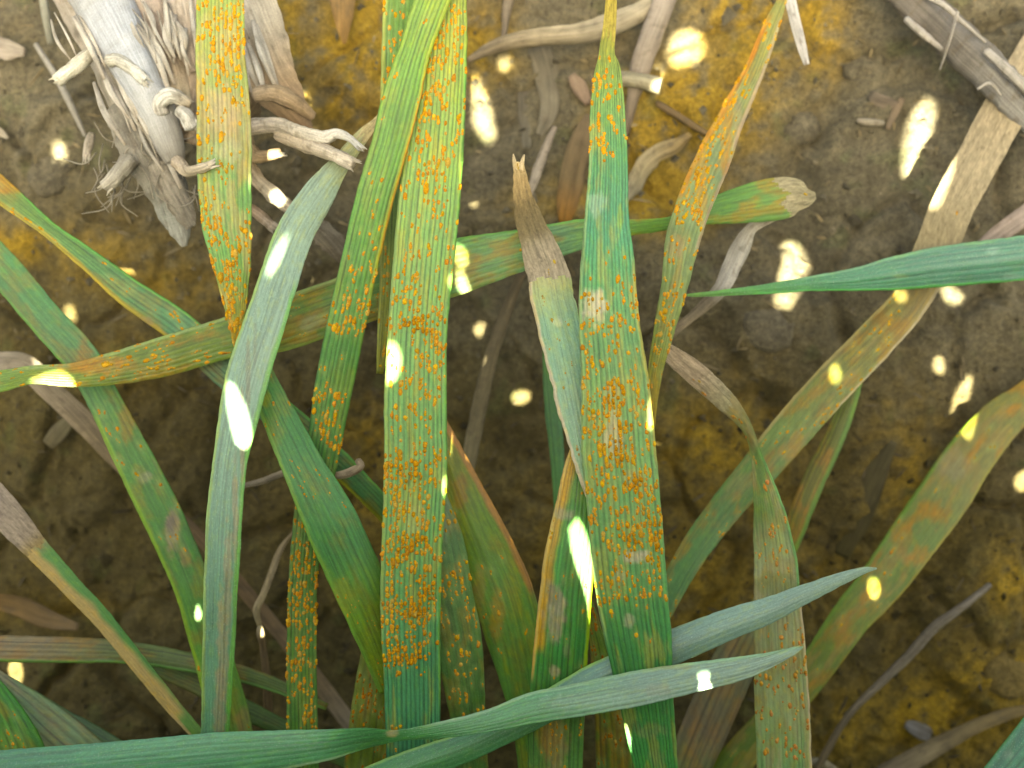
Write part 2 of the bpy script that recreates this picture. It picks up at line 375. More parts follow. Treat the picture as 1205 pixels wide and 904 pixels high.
_ang = np.linspace(0, 2 * math.pi, 8, endpoint=False)
def domes(P, N, R, T, rx, ry, rz, col, rng):
    """raised irregular pustules as one joined mesh: 1 crown point and three rings each"""
    n = len(P); rings = [(1.08, -0.25), (0.92, 0.35), (0.55, 0.85)]
    pts = []; 
    for f, hh in rings:
        a = _ang[None] + rng.uniform(0, 6.28, (n, 1)); j = 1 + rng.uniform(-.2, .2, (n, 8))
        pts.append(P[:, None] + R[:, None] * (np.cos(a) * f * j * rx[:, None])[..., None] + T[:, None] * (np.sin(a) * f * j * ry[:, None])[..., None] + N[:, None] * (hh * rz)[:, None, None])
    # keep ring angles aligned
    a0 = rng.uniform(0, 6.28, (n, 1)); pts = []
    for f, hh in rings:
        a = _ang[None] + a0; j = 1 + rng.uniform(-.18, .18, (n, 8))
        pts.append(P[:, None] + R[:, None] * (np.cos(a) * f * j * rx[:, None])[..., None] + T[:, None] * (np.sin(a) * f * j * ry[:, None])[..., None] + N[:, None] * (hh * rz * rng.uniform(.8, 1.2, n))[:, None, None])
    topp = P + N * (rz * 1.02)[:, None]
    V = np.concatenate(pts + [topp[:, None]], 1)     # n,25,3
    b = (np.arange(n) * 25)[:, None]; i = np.arange(8); k = (i + 1) % 8
    q = np.concatenate([np.stack([i + 8 * l, k + 8 * l, k + 8 * l + 8, i + 8 * l + 8], -1) for l in (0, 1)])
    tr = np.stack([i + 16, k + 16, np.full(8, 24)], -1)
    Fq = (q[None] + b[..., None]).reshape(-1, 4); Ft = (tr[None] + b[..., None]).reshape(-1, 3)
    cc = np.repeat(col[:, None], 25, 1); cc[:, 24] *= 1.08
    return V.reshape(-1, 3), [Fq, Ft], cc.reshape(-1, 3)
def scatter(r, n, clusters, rng, dens=None, urange=(0.04, 0.96)):
    """places for pustules on a ribbon, in rows between the ribs"""
    us, vs, big = [], [], []
    n = int(n * 1.1)
    if n:
        u = rng.uniform(*urange, n * 6); v = rng.uniform(0, 1, n * 6)
        pn = fbm(u * 3.2, v * r.L / 60, r.seed + 50, 3); p = sstep(0.38, 0.66, pn)
        if dens is not None: p = p * np.interp(v, [a for a, _ in dens], [b for _, b in dens])
        k = rng.uniform(0, 1, n * 6) < p * 0.9; us.append(u[k][:n]); vs.append(v[k][:n]); big.append(np.ones(k.sum())[:n])
    for cx, cy, rx, ry, m in clusters:
        m = int(m * 1.1)
        x = rng.normal(cx, rx * .5, m); y = rng.normal(cy, ry * .5, m)
        for a, b in zip(x, y):
            row = np.argmin(np.abs(r.px[:, r.nu // 2] - a) * 0.2 + np.abs(r.py[:, r.nu // 2] - b)) if np.ptp(r.py[:, 0]) > np.ptp(r.px[:, 0]) else np.argmin(np.abs(r.px[:, r.nu // 2] - a))
            e = np.hypot(r.px[row] - a, r.py[row] - b); j = int(np.argmin(e))
            if e[j] < 6: us.append([r.U[row, j] + rng.uniform(-.01, .01)]); vs.append([r.V[row, 0]]); big.append([1.15])
    if not us: return None
    u = np.concatenate(us); v = np.concatenate(vs); b = np.concatenate(big)
    if r.veins: 
        uc = (np.floor(u * r.veins) + 0.5) / r.veins; u = uc + (u - uc) * 0.45
    return np.clip(u, 0.02, 0.98), np.clip(v, 0.004, 0.996), b
def at(r, grid, u, v):
    fi = v * (r.n - 1); i = np.clip(fi.astype(int), 0, r.n - 2); a = (fi - i)[:, None]; fj = u * r.nu; j = np.clip(fj.astype(int), 0, r.nu - 1); b = (fj - j)[:, None]
    return (grid[i, j] * (1 - b) + grid[i, j + 1] * b) * (1 - a) + (grid[i + 1, j] * (1 - b) + grid[i + 1, j + 1] * b) * a

COUNT = [0]
def wheat_leaf(label, ctrl, rowsv, nu=24, step=4.0, mat=None, pustules=0, clusters=(), dens=None, psize=1.0, pcol=(204, 146, 40), dry=None, dry_name='dry_tip', group=None, cat='leaf', name='wheat_leaf', halo=0.38, urange=(0.04, 0.96), big_clusters=(), rib=None, shape=None, **ck):
    COUNT[0] += 1; seed = COUNT[0] * 7
    shape = dict(shape or {}); r = ribbon(ctrl, nu, step, seed=seed, **shape)
    rng = np.random.default_rng(seed)
    col = blade_col(r, [(v, A(*c)) for v, c in rowsv], **ck)
    base = r.top[-1, nu // 2]
    root = empty(name, base, label, cat, group)
    sc_ = scatter(r, pustules, clusters, rng, dens, urange)
    if sc_ is not None:
        u, v, b = sc_
        # pale halo that the infection leaves in the blade
        ii = np.clip((v * (r.n - 1)).round().astype(int), 0, r.n - 1); jj = np.clip((u * nu).round().astype(int), 0, nu)
        hal = np.zeros_like(r.U); px_u = r.c[:, 2].mean() / nu; px_v = r.L / r.n
        ku, kv = max(1, int(round(5 / px_u))), max(1, int(round(9 / px_v)))
        for di in range(-kv, kv + 1):
            for dj in range(-ku, ku + 1):
                wgt = math.exp(-((di / (kv * .6 + .3)) ** 2 + (dj / (ku * .6 + .3)) ** 2))
                a = np.clip(ii + di, 0, r.n - 1); c2 = np.clip(jj + dj, 0, nu); np.maximum.at(hal, (a, c2), wgt * rng.uniform(.5, 1, len(ii)))
        col = mix(col, A(176, 190, 110), hal * halo)
        k1 = rng.uniform(0, 1, len(u)) < .55; k2 = rng.uniform(0, 1, len(u)) < .35; wu = 1 / max(1, r.c[:, 2].mean())   # grains that merge along the rib
        u = np.concatenate([u, u[k1] + rng.normal(0, .9, k1.sum()) * wu, u[k2] + rng.normal(0, 1.3, k2.sum()) * wu]); v = np.concatenate([v, v[k1] + rng.uniform(2.0, 3.6, k1.sum()) / r.L, v[k2] - rng.uniform(1.8, 4.2, k2.sum()) / r.L])
        b = np.concatenate([b, b[k1] * .8, b[k2] * .7]); u = np.clip(u, .01, .99); v = np.clip(v, .003, .997)
        P = at(r, r.top, u, v); fi = np.clip((v * (r.n - 1)).astype(int), 0, r.n - 1)
        s = r.mpp[fi] * psize * b; sz = rng.lognormal(0, .26, len(u))
        el = rng.uniform(.95, 1.8, len(u))
        cj = A(*pcol)[None] * rng.uniform(.75, 1.2, (len(u), 1)) * np.stack([np.ones(len(u)), rng.uniform(.85, 1.2, len(u)), rng.uniform(.7, 1.6, len(u))], -1)
        pale = rng.uniform(0, 1, len(u)) < 0.14; cj[pale] = A(196, 158, 72)
        Vv, Ff, cc = domes(P, r.N[fi], r.R[fi], r.T[fi], 1.42 * s * sz, 1.5 * s * sz * el, .95 * s * sz, cj, rng)
        obj('rust_pustules', mk_mesh('rust_pustules', Vv, Ff, M_RUST, cc), root, 'stuff')
    for (cx, cy, rx, ry, m) in big_clusters:
        q = scatter(r, 0, [(cx, cy, rx, ry, int(m * 1.5))], rng)
        if q is None: continue
        u, v, b = q; P = at(r, r.top, u, v); fi = np.clip((v * (r.n - 1)).astype(int), 0, r.n - 1); s = r.mpp[fi] * psize; sz = rng.lognormal(.12, .25, len(u))
        cj = A(198, 136, 30)[None] * rng.uniform(.75, 1.2, (len(u), 1))
        Vv, Ff, cc = domes(P + r.N[fi] * (s * .5)[:, None], r.N[fi], r.R[fi], r.T[fi], 1.35 * s * sz, 1.8 * s * sz, 1.3 * s * sz, cj, rng)
        obj('pustule_cluster', mk_mesh('pustule_cluster', Vv, Ff, M_RUST, cc), root, 'stuff')
    V = np.concatenate([r.top.reshape(-1, 3), r.bot.reshape(-1, 3)]); F = ribbon_faces(r)
    cc = np.concatenate([col.reshape(-1, 3), col.reshape(-1, 3) * 0.95]); lu = np.concatenate([r.luv.reshape(-1, 3)] * 2)
    vv = np.concatenate([r.V.reshape(-1)] * 2); uu = np.concatenate([r.U.reshape(-1)] * 2)
    if dry is not None:                          # withered end as a part of its own, with a ragged border
        v0, v1, dcol = dry
        fv = vv[F].mean(1); fu = uu[F].mean(1); j = (fbm(fu * 6, fv * 0 + 2, seed + 60, 3) - .5) * 0.035
        kd = (fv > v0 + j) & (fv < v1 + j)
        dc = ramp_col(vv, [(a, A(*b)) for a, b in dcol])
        X = lu[:, 0]; Y = lu[:, 1]
        dc = dc * (1 + 0.5 * (fbm(X / .6, Y / 3.5, seed + 61, 4) - .5) + 0.7 * (fbm(X / .25, Y / .5, seed + 62, 2) - .5))[:, None]
        dk = sstep(.68, .78, fbm(X / .5, Y / .7, seed + 63, 2)); dc = mix(dc, A(100, 85, 68), dk * .35)
        a, b, (c1, l1) = sub_mesh(V, F, kd, dc, lu); obj(dry_name, mk_mesh(dry_name, a, b, M_DRY, c1, l1), root)
        a, b, (c1, l1) = sub_mesh(V, F, ~kd, cc, lu); obj('blade', mk_mesh('blade', a, b, mat or M_LEAF, c1, l1), root)
    else:
        obj('blade', mk_mesh('blade', V, F, mat or M_LEAF, cc, lu), root)
    if rib is not None:                          # raised midrib strip along the blade
        um, wd, rc = rib
        i0, i1 = int(0.02 * r.n), int(0.985 * r.n); idx = np.arange(i0, i1)
        uu = np.full(len(idx), um); vv2 = idx / (r.n - 1)
        Cc = at(r, r.top, uu, vv2); cs = np.array([-1, -.5, 0, .5, 1]); hh = np.array([-.35, .25, .45, .25, -.35])
        wm = (r.mpp[idx] * wd * np.minimum(1, r.c[idx, 2] / 20))[:, None, None]
        G = Cc[:, None] + r.R[idx][:, None] * (cs[None, :, None] * wm) + r.N[idx][:, None] * (hh[None, :, None] * wm)
        I = np.arange(len(idx) * 5).reshape(-1, 5); q = np.stack([I[:-1, :-1], I[:-1, 1:], I[1:, 1:], I[1:, :-1]], -1).reshape(-1, 4)
        gcol = np.broadcast_to(A(*rc), (len(idx) * 5, 3)) * (0.75 + .5 * fbm(np.repeat(idx, 5) / 4.0, np.tile(cs, len(idx)), seed + 70)[:, None])
        l3 = np.stack([np.tile(cs, len(idx)) * .4, np.repeat(idx * .3, 5), np.full(len(idx) * 5, 9.0)], -1)
        obj('midrib', mk_mesh('midrib', G.reshape(-1, 3), q, mat or M_LEAF, gcol, l3), root)
    return root

# ------------------------------------------------------------------ the wheat leaves, nearest first
LV = dict
TIPDRY = [(0, (190, 170, 135)), (1, (175, 155, 125))]
wheat_leaf('long upright green leaf crowded with orange rust pustules, the widest in the middle',
    [(524, -30, 50, .2500), (522, 40, 56, .2500), (518, 100, 62, .2500), (512, 170, 68, .2500), (505, 240, 73, .2500), (497, 320, 72, .2500), (491, 400, 70, .2500), (489, 470, 74, .2500), (489, 560, 75, .2502), (485, 640, 72, .2506), (483, 720, 71, .2515), (485, 800, 67, .2525), (486, 870, 64, .2535), (486, 930, 62, .2545)],
    [(0, (150, 165, 75)), (.12, (146, 172, 88)), (.3, (138, 180, 110)), (.5, (128, 178, 112)), (.7, (118, 172, 112)), (.8, (98, 162, 112)), (1, (88, 155, 118))],
    nu=68, step=3.0, pustules=230, dens=[(0, 1), (.3, .8), (.5, .7), (.7, .8), (.82, .5), (.84, 0), (1, 0)], psize=1.02,
    clusters=[(520, 40, 34, 90, 80), (508, 110, 36, 90, 80), (500, 250, 60, 130, 60), (495, 370, 46, 26, 30), (515, 400, 12, 60, 24), (478, 545, 40, 26, 26), (512, 545, 14, 24, 12), (465, 585, 14, 50, 26), (500, 600, 30, 40, 20), (485, 640, 40, 30, 24), (460, 690, 12, 60, 34), (495, 670, 34, 40, 34), (487, 720, 20, 18, 26), (462, 740, 14, 50, 26), (470, 770, 30, 20, 16), (486, 640, 60, 90, 40), (488, 500, 60, 60, 26), (463, 860, 14, 6, 5), (468, 880, 6, 4, 1)],
    big_clusters=[(493, 381, 20, 12, 24), (481, 557, 22, 16, 26), (487, 721, 20, 20, 30), (476, 768, 34, 22, 44), (485, 642, 16, 14, 18), (503, 692, 14, 18, 16)],
    shape=LV(veins=13, vamp=.00007, camber=.05, wave=.5), mott=.5, mott_c=A(190, 186, 92), mott_s=(.8, 1.4), streaks=.08, groove=.55,
    edge=[(0, 5, A(160, 190, 120), .25, .8), (1, 3, A(120, 175, 90), .1, .9)], lesions=[(488, 610, 14, 24, A(190, 190, 125), .7), (520, 560, 8, 20, A(185, 190, 110), .6)])
wheat_leaf('slender rusty green leaf slanting across the top of the widest rusted leaf',
    [(522, -30, 38, .2470), (508, 2, 41, .2470), (488, 60, 38, .2472), (474, 110, 45, .2475), (459, 170, 44, .2480), (441, 232, 45, .2490), (423, 310, 45, .2510), (404, 400, 46, .2535), (390, 470, 44, .2555), (378, 540, 40, .2575), (364, 610, 37, .2590), (357, 680, 34, .2600), (355, 770, 35, .2610), (356, 860, 37, .2620), (357, 930, 38, .2630)],
    [(0, (138, 170, 84)), (.12, (122, 165, 84)), (.35, (100, 150, 80)), (.55, (84, 138, 78)), (.7, (88, 132, 66)), (1, (92, 138, 72))],
    nu=44, step=3.2, pustules=60, dens=[(0, .3), (.2, .3), (.35, .7), (.5, .8), (1, 1)], psize=.95,
    clusters=[(430, 320, 30, 26, 22), (422, 360, 40, 16, 24), (418, 380, 36, 12, 16), (405, 392, 26, 8, 14), (390, 465, 30, 16, 14), (372, 500, 30, 30, 22), (430, 190, 30, 50, 10), (355, 660, 28, 100, 80), (355, 730, 30, 80, 70), (352, 790, 26, 50, 40), (356, 840, 30, 40, 18), (384, 515, 30, 40, 20)],
    shape=LV(veins=8, vamp=.00007, camber=.06), mott=.25, mott_c=A(165, 170, 90), groove=.45, edge=[(1, 6, A(160, 178, 80), 0, .4), (1, 3, A(190, 150, 60), .12, .35)])
wheat_leaf('short green leaf with sparse rust showing behind the slanting leaf at the top edge',
    [(474, -30, 38, .2600), (470, 20, 38, .2600), (466, 90, 34, .2600), (462, 160, 30, .2600), (462, 240, 26, .2600), (458, 320, 22, .2610), (452, 400, 16, .2615), (447, 440, 8, .2620)],
    [(0, (120, 158, 85)), (.4, (95, 140, 90)), (1, (150, 150, 60))], nu=24, pustules=40, psize=.95, clusters=[(465, 30, 20, 50, 20), (458, 95, 14, 30, 14)],
    shape=LV(veins=6, roll=-15), edge=[(0, 4, A(165, 175, 100), 0, 1)])
wheat_leaf('pale yellowish rusted leaf hanging in front of the straw stubble with its tip pointing down',
    [(258, -30, 54, .2545), (259, 0, 56, .2545), (259, 60, 57, .2545), (262, 110, 61, .2545), (264, 165, 64, .2548), (264, 212, 63, .2550), (267, 265, 57, .2555), (272, 300, 48, .2560), (275, 340, 34, .2565), (277, 375, 20, .2570), (277, 395, 9, .2572), (277, 407, 2, .2575)],
    [(0, (148, 172, 98)), (.3, (154, 168, 110)), (.42, (164, 170, 128)), (.55, (132, 175, 110)), (.75, (112, 168, 98)), (.92, (150, 160, 70)), (1, (195, 160, 60))],
    nu=54, step=3.0, pustules=90, dens=[(0, 1), (1, 1)], clusters=[(262, 40, 40, 50, 40), (270, 50, 20, 60, 24), (262, 120, 40, 60, 36), (252, 170, 30, 30, 14), (262, 280, 36, 40, 36), (256, 305, 24, 40, 26), (276, 330, 22, 50, 44), (276, 370, 12, 40, 30), (240, 230, 14, 40, 12)],
    shape=LV(veins=12, camber=.05, wave=.7), mott=.55, mott_c=A(198, 176, 128), groove=.42, lesions=[(262, 130, 26, 34, A(205, 178, 150), .65), (268, 55, 20, 40, A(205, 172, 128), .55), (272, 178, 20, 18, A(200, 190, 165), .5), (240, 225, 7, 20, A(200, 160, 70), .5)], dust=.3)
wheat_leaf('smooth blue grey leaf with a brown dry stripe down its length and a pointed tip',
    [(449, 132, 3, .2660), (441, 144, 9, .2656), (428, 158, 16, .2648), (402, 190, 22, .2628), (376, 226, 38, .2596), (346, 276, 45, .2556), (327, 330, 46, .2522), (308, 388, 49, .2500), (290, 446, 51, .2488), (279, 497, 46, .2480), (270, 545, 40, .2478), (264, 605, 42, .2476), (259, 700, 40, .2476), (257, 760, 38, .2480), (254, 830, 34, .2486), (252, 880, 32, .2495), (250, 930, 30, .2500)],
    [(0, (200, 190, 140)), (.06, (190, 190, 150)), (.12, (166, 186, 172)), (.3, (146, 172, 160)), (.5, (126, 160, 146)), (.75, (108, 150, 128)), (1, (98, 148, 112))],  # bluish wax bloom, with sky sheen painted pale into the upper half
    nu=40, step=3.2, mat=M_WAX, shape=LV(veins=10, vamp=.00004, camber=.03, fold=.05, mid=.62, roll=8, wave=.5), groove=.16,
    edge=[(1, 6, A(110, 170, 80), .28, 1), (0, 4, A(150, 180, 110), .2, .9)], dry=(-.1, .045, [(0, (205, 185, 140)), (1, (190, 180, 130))]),
    lesions=[(292, 440, 3, 60, A(120, 110, 85), .6), (285, 520, 3, 60, A(158, 148, 122), .8), (277, 600, 4, 70, A(158, 148, 122), .8), (268, 690, 6, 80, A(158, 148, 122), .8), (262, 770, 8, 80, A(158, 148, 122), .8), (259, 840, 9, 70, A(158, 148, 122), .8), (300, 400, 2.5, 40, A(110, 110, 90), .5)])
wheat_leaf('green leaf lying level across most of the scene, ending in a torn pale tip',
    [(-30, 455, 26, .2640), (0, 449, 25, .2640), (40, 441, 22, .2640), (85, 441, 29, .2640), (135, 433, 39, .2640), (190, 420, 47, .2640), (265, 398, 49, .2640), (330, 382, 62, .2640), (400, 358, 62, .2640), (470, 335, 64, .2640), (535, 314, 66, .2645), (600, 297, 52, .2655), (680, 277, 36, .2670), (740, 269, 21, .2690), (785, 264, 15, .2710), (812, 256, 20, .2725), (840, 248, 32, .2740), (885, 239, 46, .2760), (920, 233, 50, .2770), (938, 231, 42, .2778), (950, 232, 24, .2782), (960, 230, 8, .2786)],
    [(0, (122, 160, 95)), (.08, (130, 150, 75)), (.2, (112, 132, 62)), (.4, (106, 138, 66)), (.5, (104, 146, 76)), (.6, (118, 160, 108)), (.7, (120, 162, 120)), (.8, (125, 170, 95)), (.9, (100, 145, 75)), (1, (120, 150, 90))],
    nu=48, step=3.2, pustules=40, psize=.8, dens=[(0, .2), (.1, 1), (.4, 1), (.45, .2), (1, .1)], clusters=[(180, 425, 90, 22, 60), (450, 372, 40, 36, 30)], shape=LV(veins=9, camber=.07, twist=[(0, -6), (.7, -6), (.78, 30), (.84, 30), (.9, 0), (1, 0)], wave=.6),
    dust=.5, groove=.2, edge=[(1, 5, A(150, 170, 120), .05, .45), (1, 3, A(120, 175, 100), .5, .75), (0, 4, A(150, 170, 100), .3, .6)], dry=(.965, 1.2, [(0, (160, 146, 112)), (1, (170, 156, 126))]), dry_name='torn_tip',
    lesions=[(110, 430, 45, 14, A(190, 130, 40), .8), (365, 380, 16, 10, A(150, 160, 130), .6), (455, 370, 26, 24, A(165, 120, 40), .6), (540, 300, 14, 12, A(175, 150, 40), .6)])
wheat_leaf('green leaf slanting down from the edge with orange speckled border, passing under the level leaf',
    [(-35, 196, 34, .2720), (0, 224, 30, .2715), (55, 268, 20, .2710), (103, 305, 26, .2705), (152, 345, 34, .2700), (212, 386, 38, .2700), (260, 432, 38, .2705), (320, 480, 38, .2715), (370, 520, 34, .2730), (425, 572, 28, .2750), (470, 620, 24, .2770), (500, 660, 16, .2780)],
    [(0, (150, 140, 80)), (.12, (112, 150, 85)), (.4, (86, 140, 100)), (.55, (105, 145, 120)), (.7, (84, 136, 95)), (1, (88, 140, 80))],
    nu=28, step=3.5, pustules=60, psize=.85, dens=[(0, 1), (.45, .6), (.5, 0), (1, 0)], shape=LV(veins=7, camber=.06, roll=6), edge=[(0, 6, A(185, 165, 70), .05, .5), (1, 4, A(110, 170, 90), .1, 1), (0, 6, A(160, 160, 60), .75, 1)], lesions=[(5, 215, 36, 14, A(190, 130, 45), .8), (170, 380, 16, 9, A(170, 150, 120), .6)], dust=.3)
wheat_leaf('broad dark green leaf slanting behind the blue grey leaf towards the widest rusted leaf',
    [(292, 410, 28, .2560), (313, 456, 34, .2545), (333, 500, 42, .2525), (358, 552, 50, .2510), (385, 605, 62, .2510), (408, 655, 64, .2520), (430, 705, 62, .2535), (450, 755, 56, .2555), (470, 810, 48, .2580)],
    [(0, (92, 145, 80)), (.3, (84, 138, 84)), (.6, (80, 134, 82)), (.78, (108, 148, 66)), (1, (135, 150, 60))],
    nu=44, step=3.2, pustules=36, psize=.6, halo=.08, dens=[(0, .2), (.6, .6), (.75, 1), (1, 1)], shape=LV(veins=9, camber=.05, fold=.03, vamp=.00005), groove=.22, mott=.12, mott_c=A(150, 165, 80), edge=[(0, 5, A(120, 160, 80), .1, 1)], dust=.18, lesions=[(405, 700, 18, 26, A(165, 165, 80), .5), (312, 468, 8, 12, A(170, 160, 50), .6)])
wheat_leaf('orange dusted olive leaf rising between the two rusted leaves from the bottom',
    [(462, 700, 40, .2650), (455, 750, 50, .2650), (448, 800, 58, .2650), (442, 860, 64, .2655), (436, 930, 68, .2660)],
    [(0, (140, 145, 50)), (.4, (118, 132, 52)), (1, (110, 130, 55))], nu=32, pustules=120, psize=.8, pcol=(180, 110, 22), shape=LV(veins=8), dust=.6)
wheat_leaf('dark green leaf sprinkled with rust tucked close behind the widest rusted leaf',
    [(498, 545, 26, .2570), (508, 590, 40, .2570), (520, 640, 54, .2572), (530, 700, 54, .2576), (540, 755, 56, .2582), (547, 810, 48, .2590), (553, 860, 40, .2600), (560, 930, 34, .2610)],
    [(0, (92, 128, 90)), (.4, (90, 128, 72)), (1, (86, 130, 70))], nu=34, pustules=50, psize=.95, clusters=[(525, 680, 30, 60, 26), (545, 700, 20, 50, 16), (545, 780, 22, 50, 18)], shape=LV(veins=7, camber=.05, roll=-8), groove=.18, dust=.3, lesions=[(524, 610, 8, 30, A(140, 150, 135), .5)])
wheat_leaf('yellow green leaf with an orange tan border leaning behind the speckled dark leaf',
    [(512, 500, 30, .2660), (530, 545, 42, .2655), (552, 600, 56, .2650), (575, 655, 68, .2650), (594, 705, 72, .2650), (608, 760, 66, .2655), (618, 815, 50, .2665), (624, 860, 40, .2680), (630, 930, 34, .2690)],
    [(0, (130, 120, 45)), (.25, (112, 140, 58)), (.5, (112, 155, 78)), (.8, (104, 155, 82)), (1, (100, 150, 85))], nu=40, pustules=20, psize=.9, shape=LV(veins=8, camber=.04, fold=.06, vamp=.00004, mid=.45), groove=.12, mott=.4, mott_c=A(160, 165, 70),
    edge=[(1, 8, A(180, 130, 80), 0, .5)], lesions=[(585, 725, 10, 34, A(180, 140, 60), .7), (542, 580, 10, 24, A(165, 120, 40), .7), (565, 690, 8, 30, A(185, 155, 95), .5)], dust=.2)
wheat_leaf('pale green leaf ending in a shrivelled grey brown tip with two points',
    [(610, 190, 12, .2628), (611, 200, 14, .2624), (614, 222, 20, .2615), (622, 255, 32, .2600), (634, 290, 42, .2580), (644, 318, 50, .2565), (651, 355, 52, .2550), (664, 410, 50, .2515), (674, 460, 46, .2490), (685, 520, 34, .2474), (694, 570, 18, .2466), (700, 605, 6, .2462)],
    [(0, (160, 172, 130)), (.36, (170, 180, 130)), (.45, (142, 178, 152)), (.7, (138, 175, 150)), (1, (125, 165, 125))], nu=44, step=3, mat=M_WAX, pustules=20, psize=.7, pcol=(190, 150, 70), shape=LV(veins=9, vamp=.00004, camber=.08, wave=1.4, rag=1.0), groove=.12, dry=(-.1, .335, [(0, (225, 195, 145)), (.05, (190, 158, 110)), (.12, (130, 110, 75)), (.2, (128, 112, 82)), (.24, (165, 148, 125)), (.33, (178, 160, 138))]),
    edge=[(0, 5, A(205, 188, 165), .3, 1)], lesions=[(656, 380, 7, 7, A(200, 210, 190), .8), (648, 330, 26, 10, A(185, 180, 130), .6)], mott=.3, mott_c=A(175, 185, 120))
_tipleaf = COUNT[0]
TIPROOT = [o for o in COL.objects if o.get('label', '').startswith('pale green leaf ending')][0]
wheat_leaf('tall green rusted leaf with white scars and a narrow rolled yellow tip',
    [(719, -30, 9, .2560), (719, 0, 13, .2550), (717, 36, 16, .2530), (714, 62, 19, .2515), (715, 80, 30, .2500), (715, 130, 41, .2480), (716, 195, 46, .2460), (714, 255, 52, .2450), (715, 310, 64, .2442), (717, 380, 72, .2436), (724, 450, 80, .2434), (728, 530, 88, .2434), (733, 580, 87, .2434), (738, 640, 87, .2436), (744, 700, 84, .2440), (752, 757, 78, .2446), (760, 820, 65, .2454), (770, 890, 54, .2462), (777, 940, 48, .2470)],
    [(0, (180, 160, 70)), (.08, (160, 165, 90)), (.14, (132, 165, 100)), (.22, (108, 165, 118)), (.3, (96, 162, 130)), (.36, (100, 168, 118)), (.5, (128, 170, 112)), (.68, (112, 165, 108)), (.8, (84, 150, 90)), (1, (72, 142, 78))],
    nu=72, step=3.0, pustules=60, dens=[(0, 0), (.3, 0), (.36, .6), (.5, 1), (.72, 1), (.78, .1), (1, 0)], psize=1.0,
    clusters=[(712, 140, 30, 50, 34), (708, 100, 20, 40, 16), (705, 160, 16, 14, 8), (690, 440, 12, 120, 40), (715, 390, 30, 40, 24), (742, 370, 14, 60, 20), (725, 470, 26, 30, 30), (728, 540, 30, 60, 50), (700, 560, 16, 80, 30), (765, 560, 18, 60, 26), (742, 620, 40, 40, 44), (770, 650, 14, 50, 34), (745, 690, 60, 20, 30), (712, 690, 14, 30, 12), (706, 490, 16, 60, 18), (735, 600, 50, 60, 40), (755, 480, 20, 60, 16)],
    big_clusters=[(731, 530, 14, 34, 22), (723, 462, 14, 18, 14), (740, 636, 12, 26, 14), (772, 640, 10, 26, 14), (747, 572, 16, 12, 12)],
    shape=LV(veins=14, vamp=.00007, camber=.06, wave=.5), groove=.46, mott=.45, mott_c=A(184, 178, 100), dry=(-.1, .075, [(0, (190, 165, 70)), (.075, (178, 160, 80))]), dry_name='rolled_tip', edge=[(0, 4, A(150, 180, 130), .2, .8), (1, 4, A(175, 170, 100), .35, .6)],
    lesions=[(700, 360, 17, 23, A(228, 212, 198), .95), (722, 515, 12, 36, A(218, 200, 172), .9), (748, 655, 19, 10, A(214, 196, 182), .95), (740, 730, 9, 8, A(180, 180, 155), .8), (720, 462, 12, 16, A(195, 180, 135), .7), (702, 240, 14, 16, A(180, 205, 190), .6), (730, 678, 10, 10, A(190, 178, 150), .7), (765, 860, 18, 10, A(160, 160, 120), .5), (750, 855, 8, 8, A(95, 100, 75), .5), (730, 255, 4, 20, A(165, 185, 80), .6), (745, 565, 16, 14, A(195, 165, 100), .6), (772, 892, 14, 14, A(150, 165, 120), .4)])
wheat_leaf('green leaf with an orange brown border and grey dead patches behind the tall scarred leaf',
    [(690, 500, 16, .2500), (684, 545, 36, .2494), (679, 600, 52, .2488), (672, 650, 60, .2484), (666, 700, 62, .2486), (662, 750, 64, .2494), (658, 800, 66, .2506), (655, 850, 66, .2520), (653, 930, 64, .2530)],
    [(0, (112, 165, 85)), (.3, (92, 155, 85)), (.6, (74, 146, 78)), (.8, (92, 140, 75)), (1, (96, 148, 84))], nu=50, step=3.2, pustules=24, psize=.7, clusters=[(650, 860, 30, 40, 24)], shape=LV(veins=11, vamp=.00006, camber=.04, roll=-6, wave=.5), groove=.42,
    edge=[(0, 15, A(208, 162, 75), .0, .62), (0, 4, A(215, 185, 120), 0, .7), (1, 5, A(160, 190, 70), .1, .7)], lesions=[(663, 605, 14, 8, A(175, 170, 150), .8), (653, 720, 15, 38, A(180, 165, 150), .9), (650, 700, 8, 14, A(110, 95, 85), .6), (652, 790, 9, 7, A(185, 170, 145), .8), (667, 765, 6, 8, A(150, 155, 120), .6), (653, 878, 18, 40, A(180, 152, 120), .7), (645, 870, 16, 30, A(175, 125, 45), .6)], dust=.12)
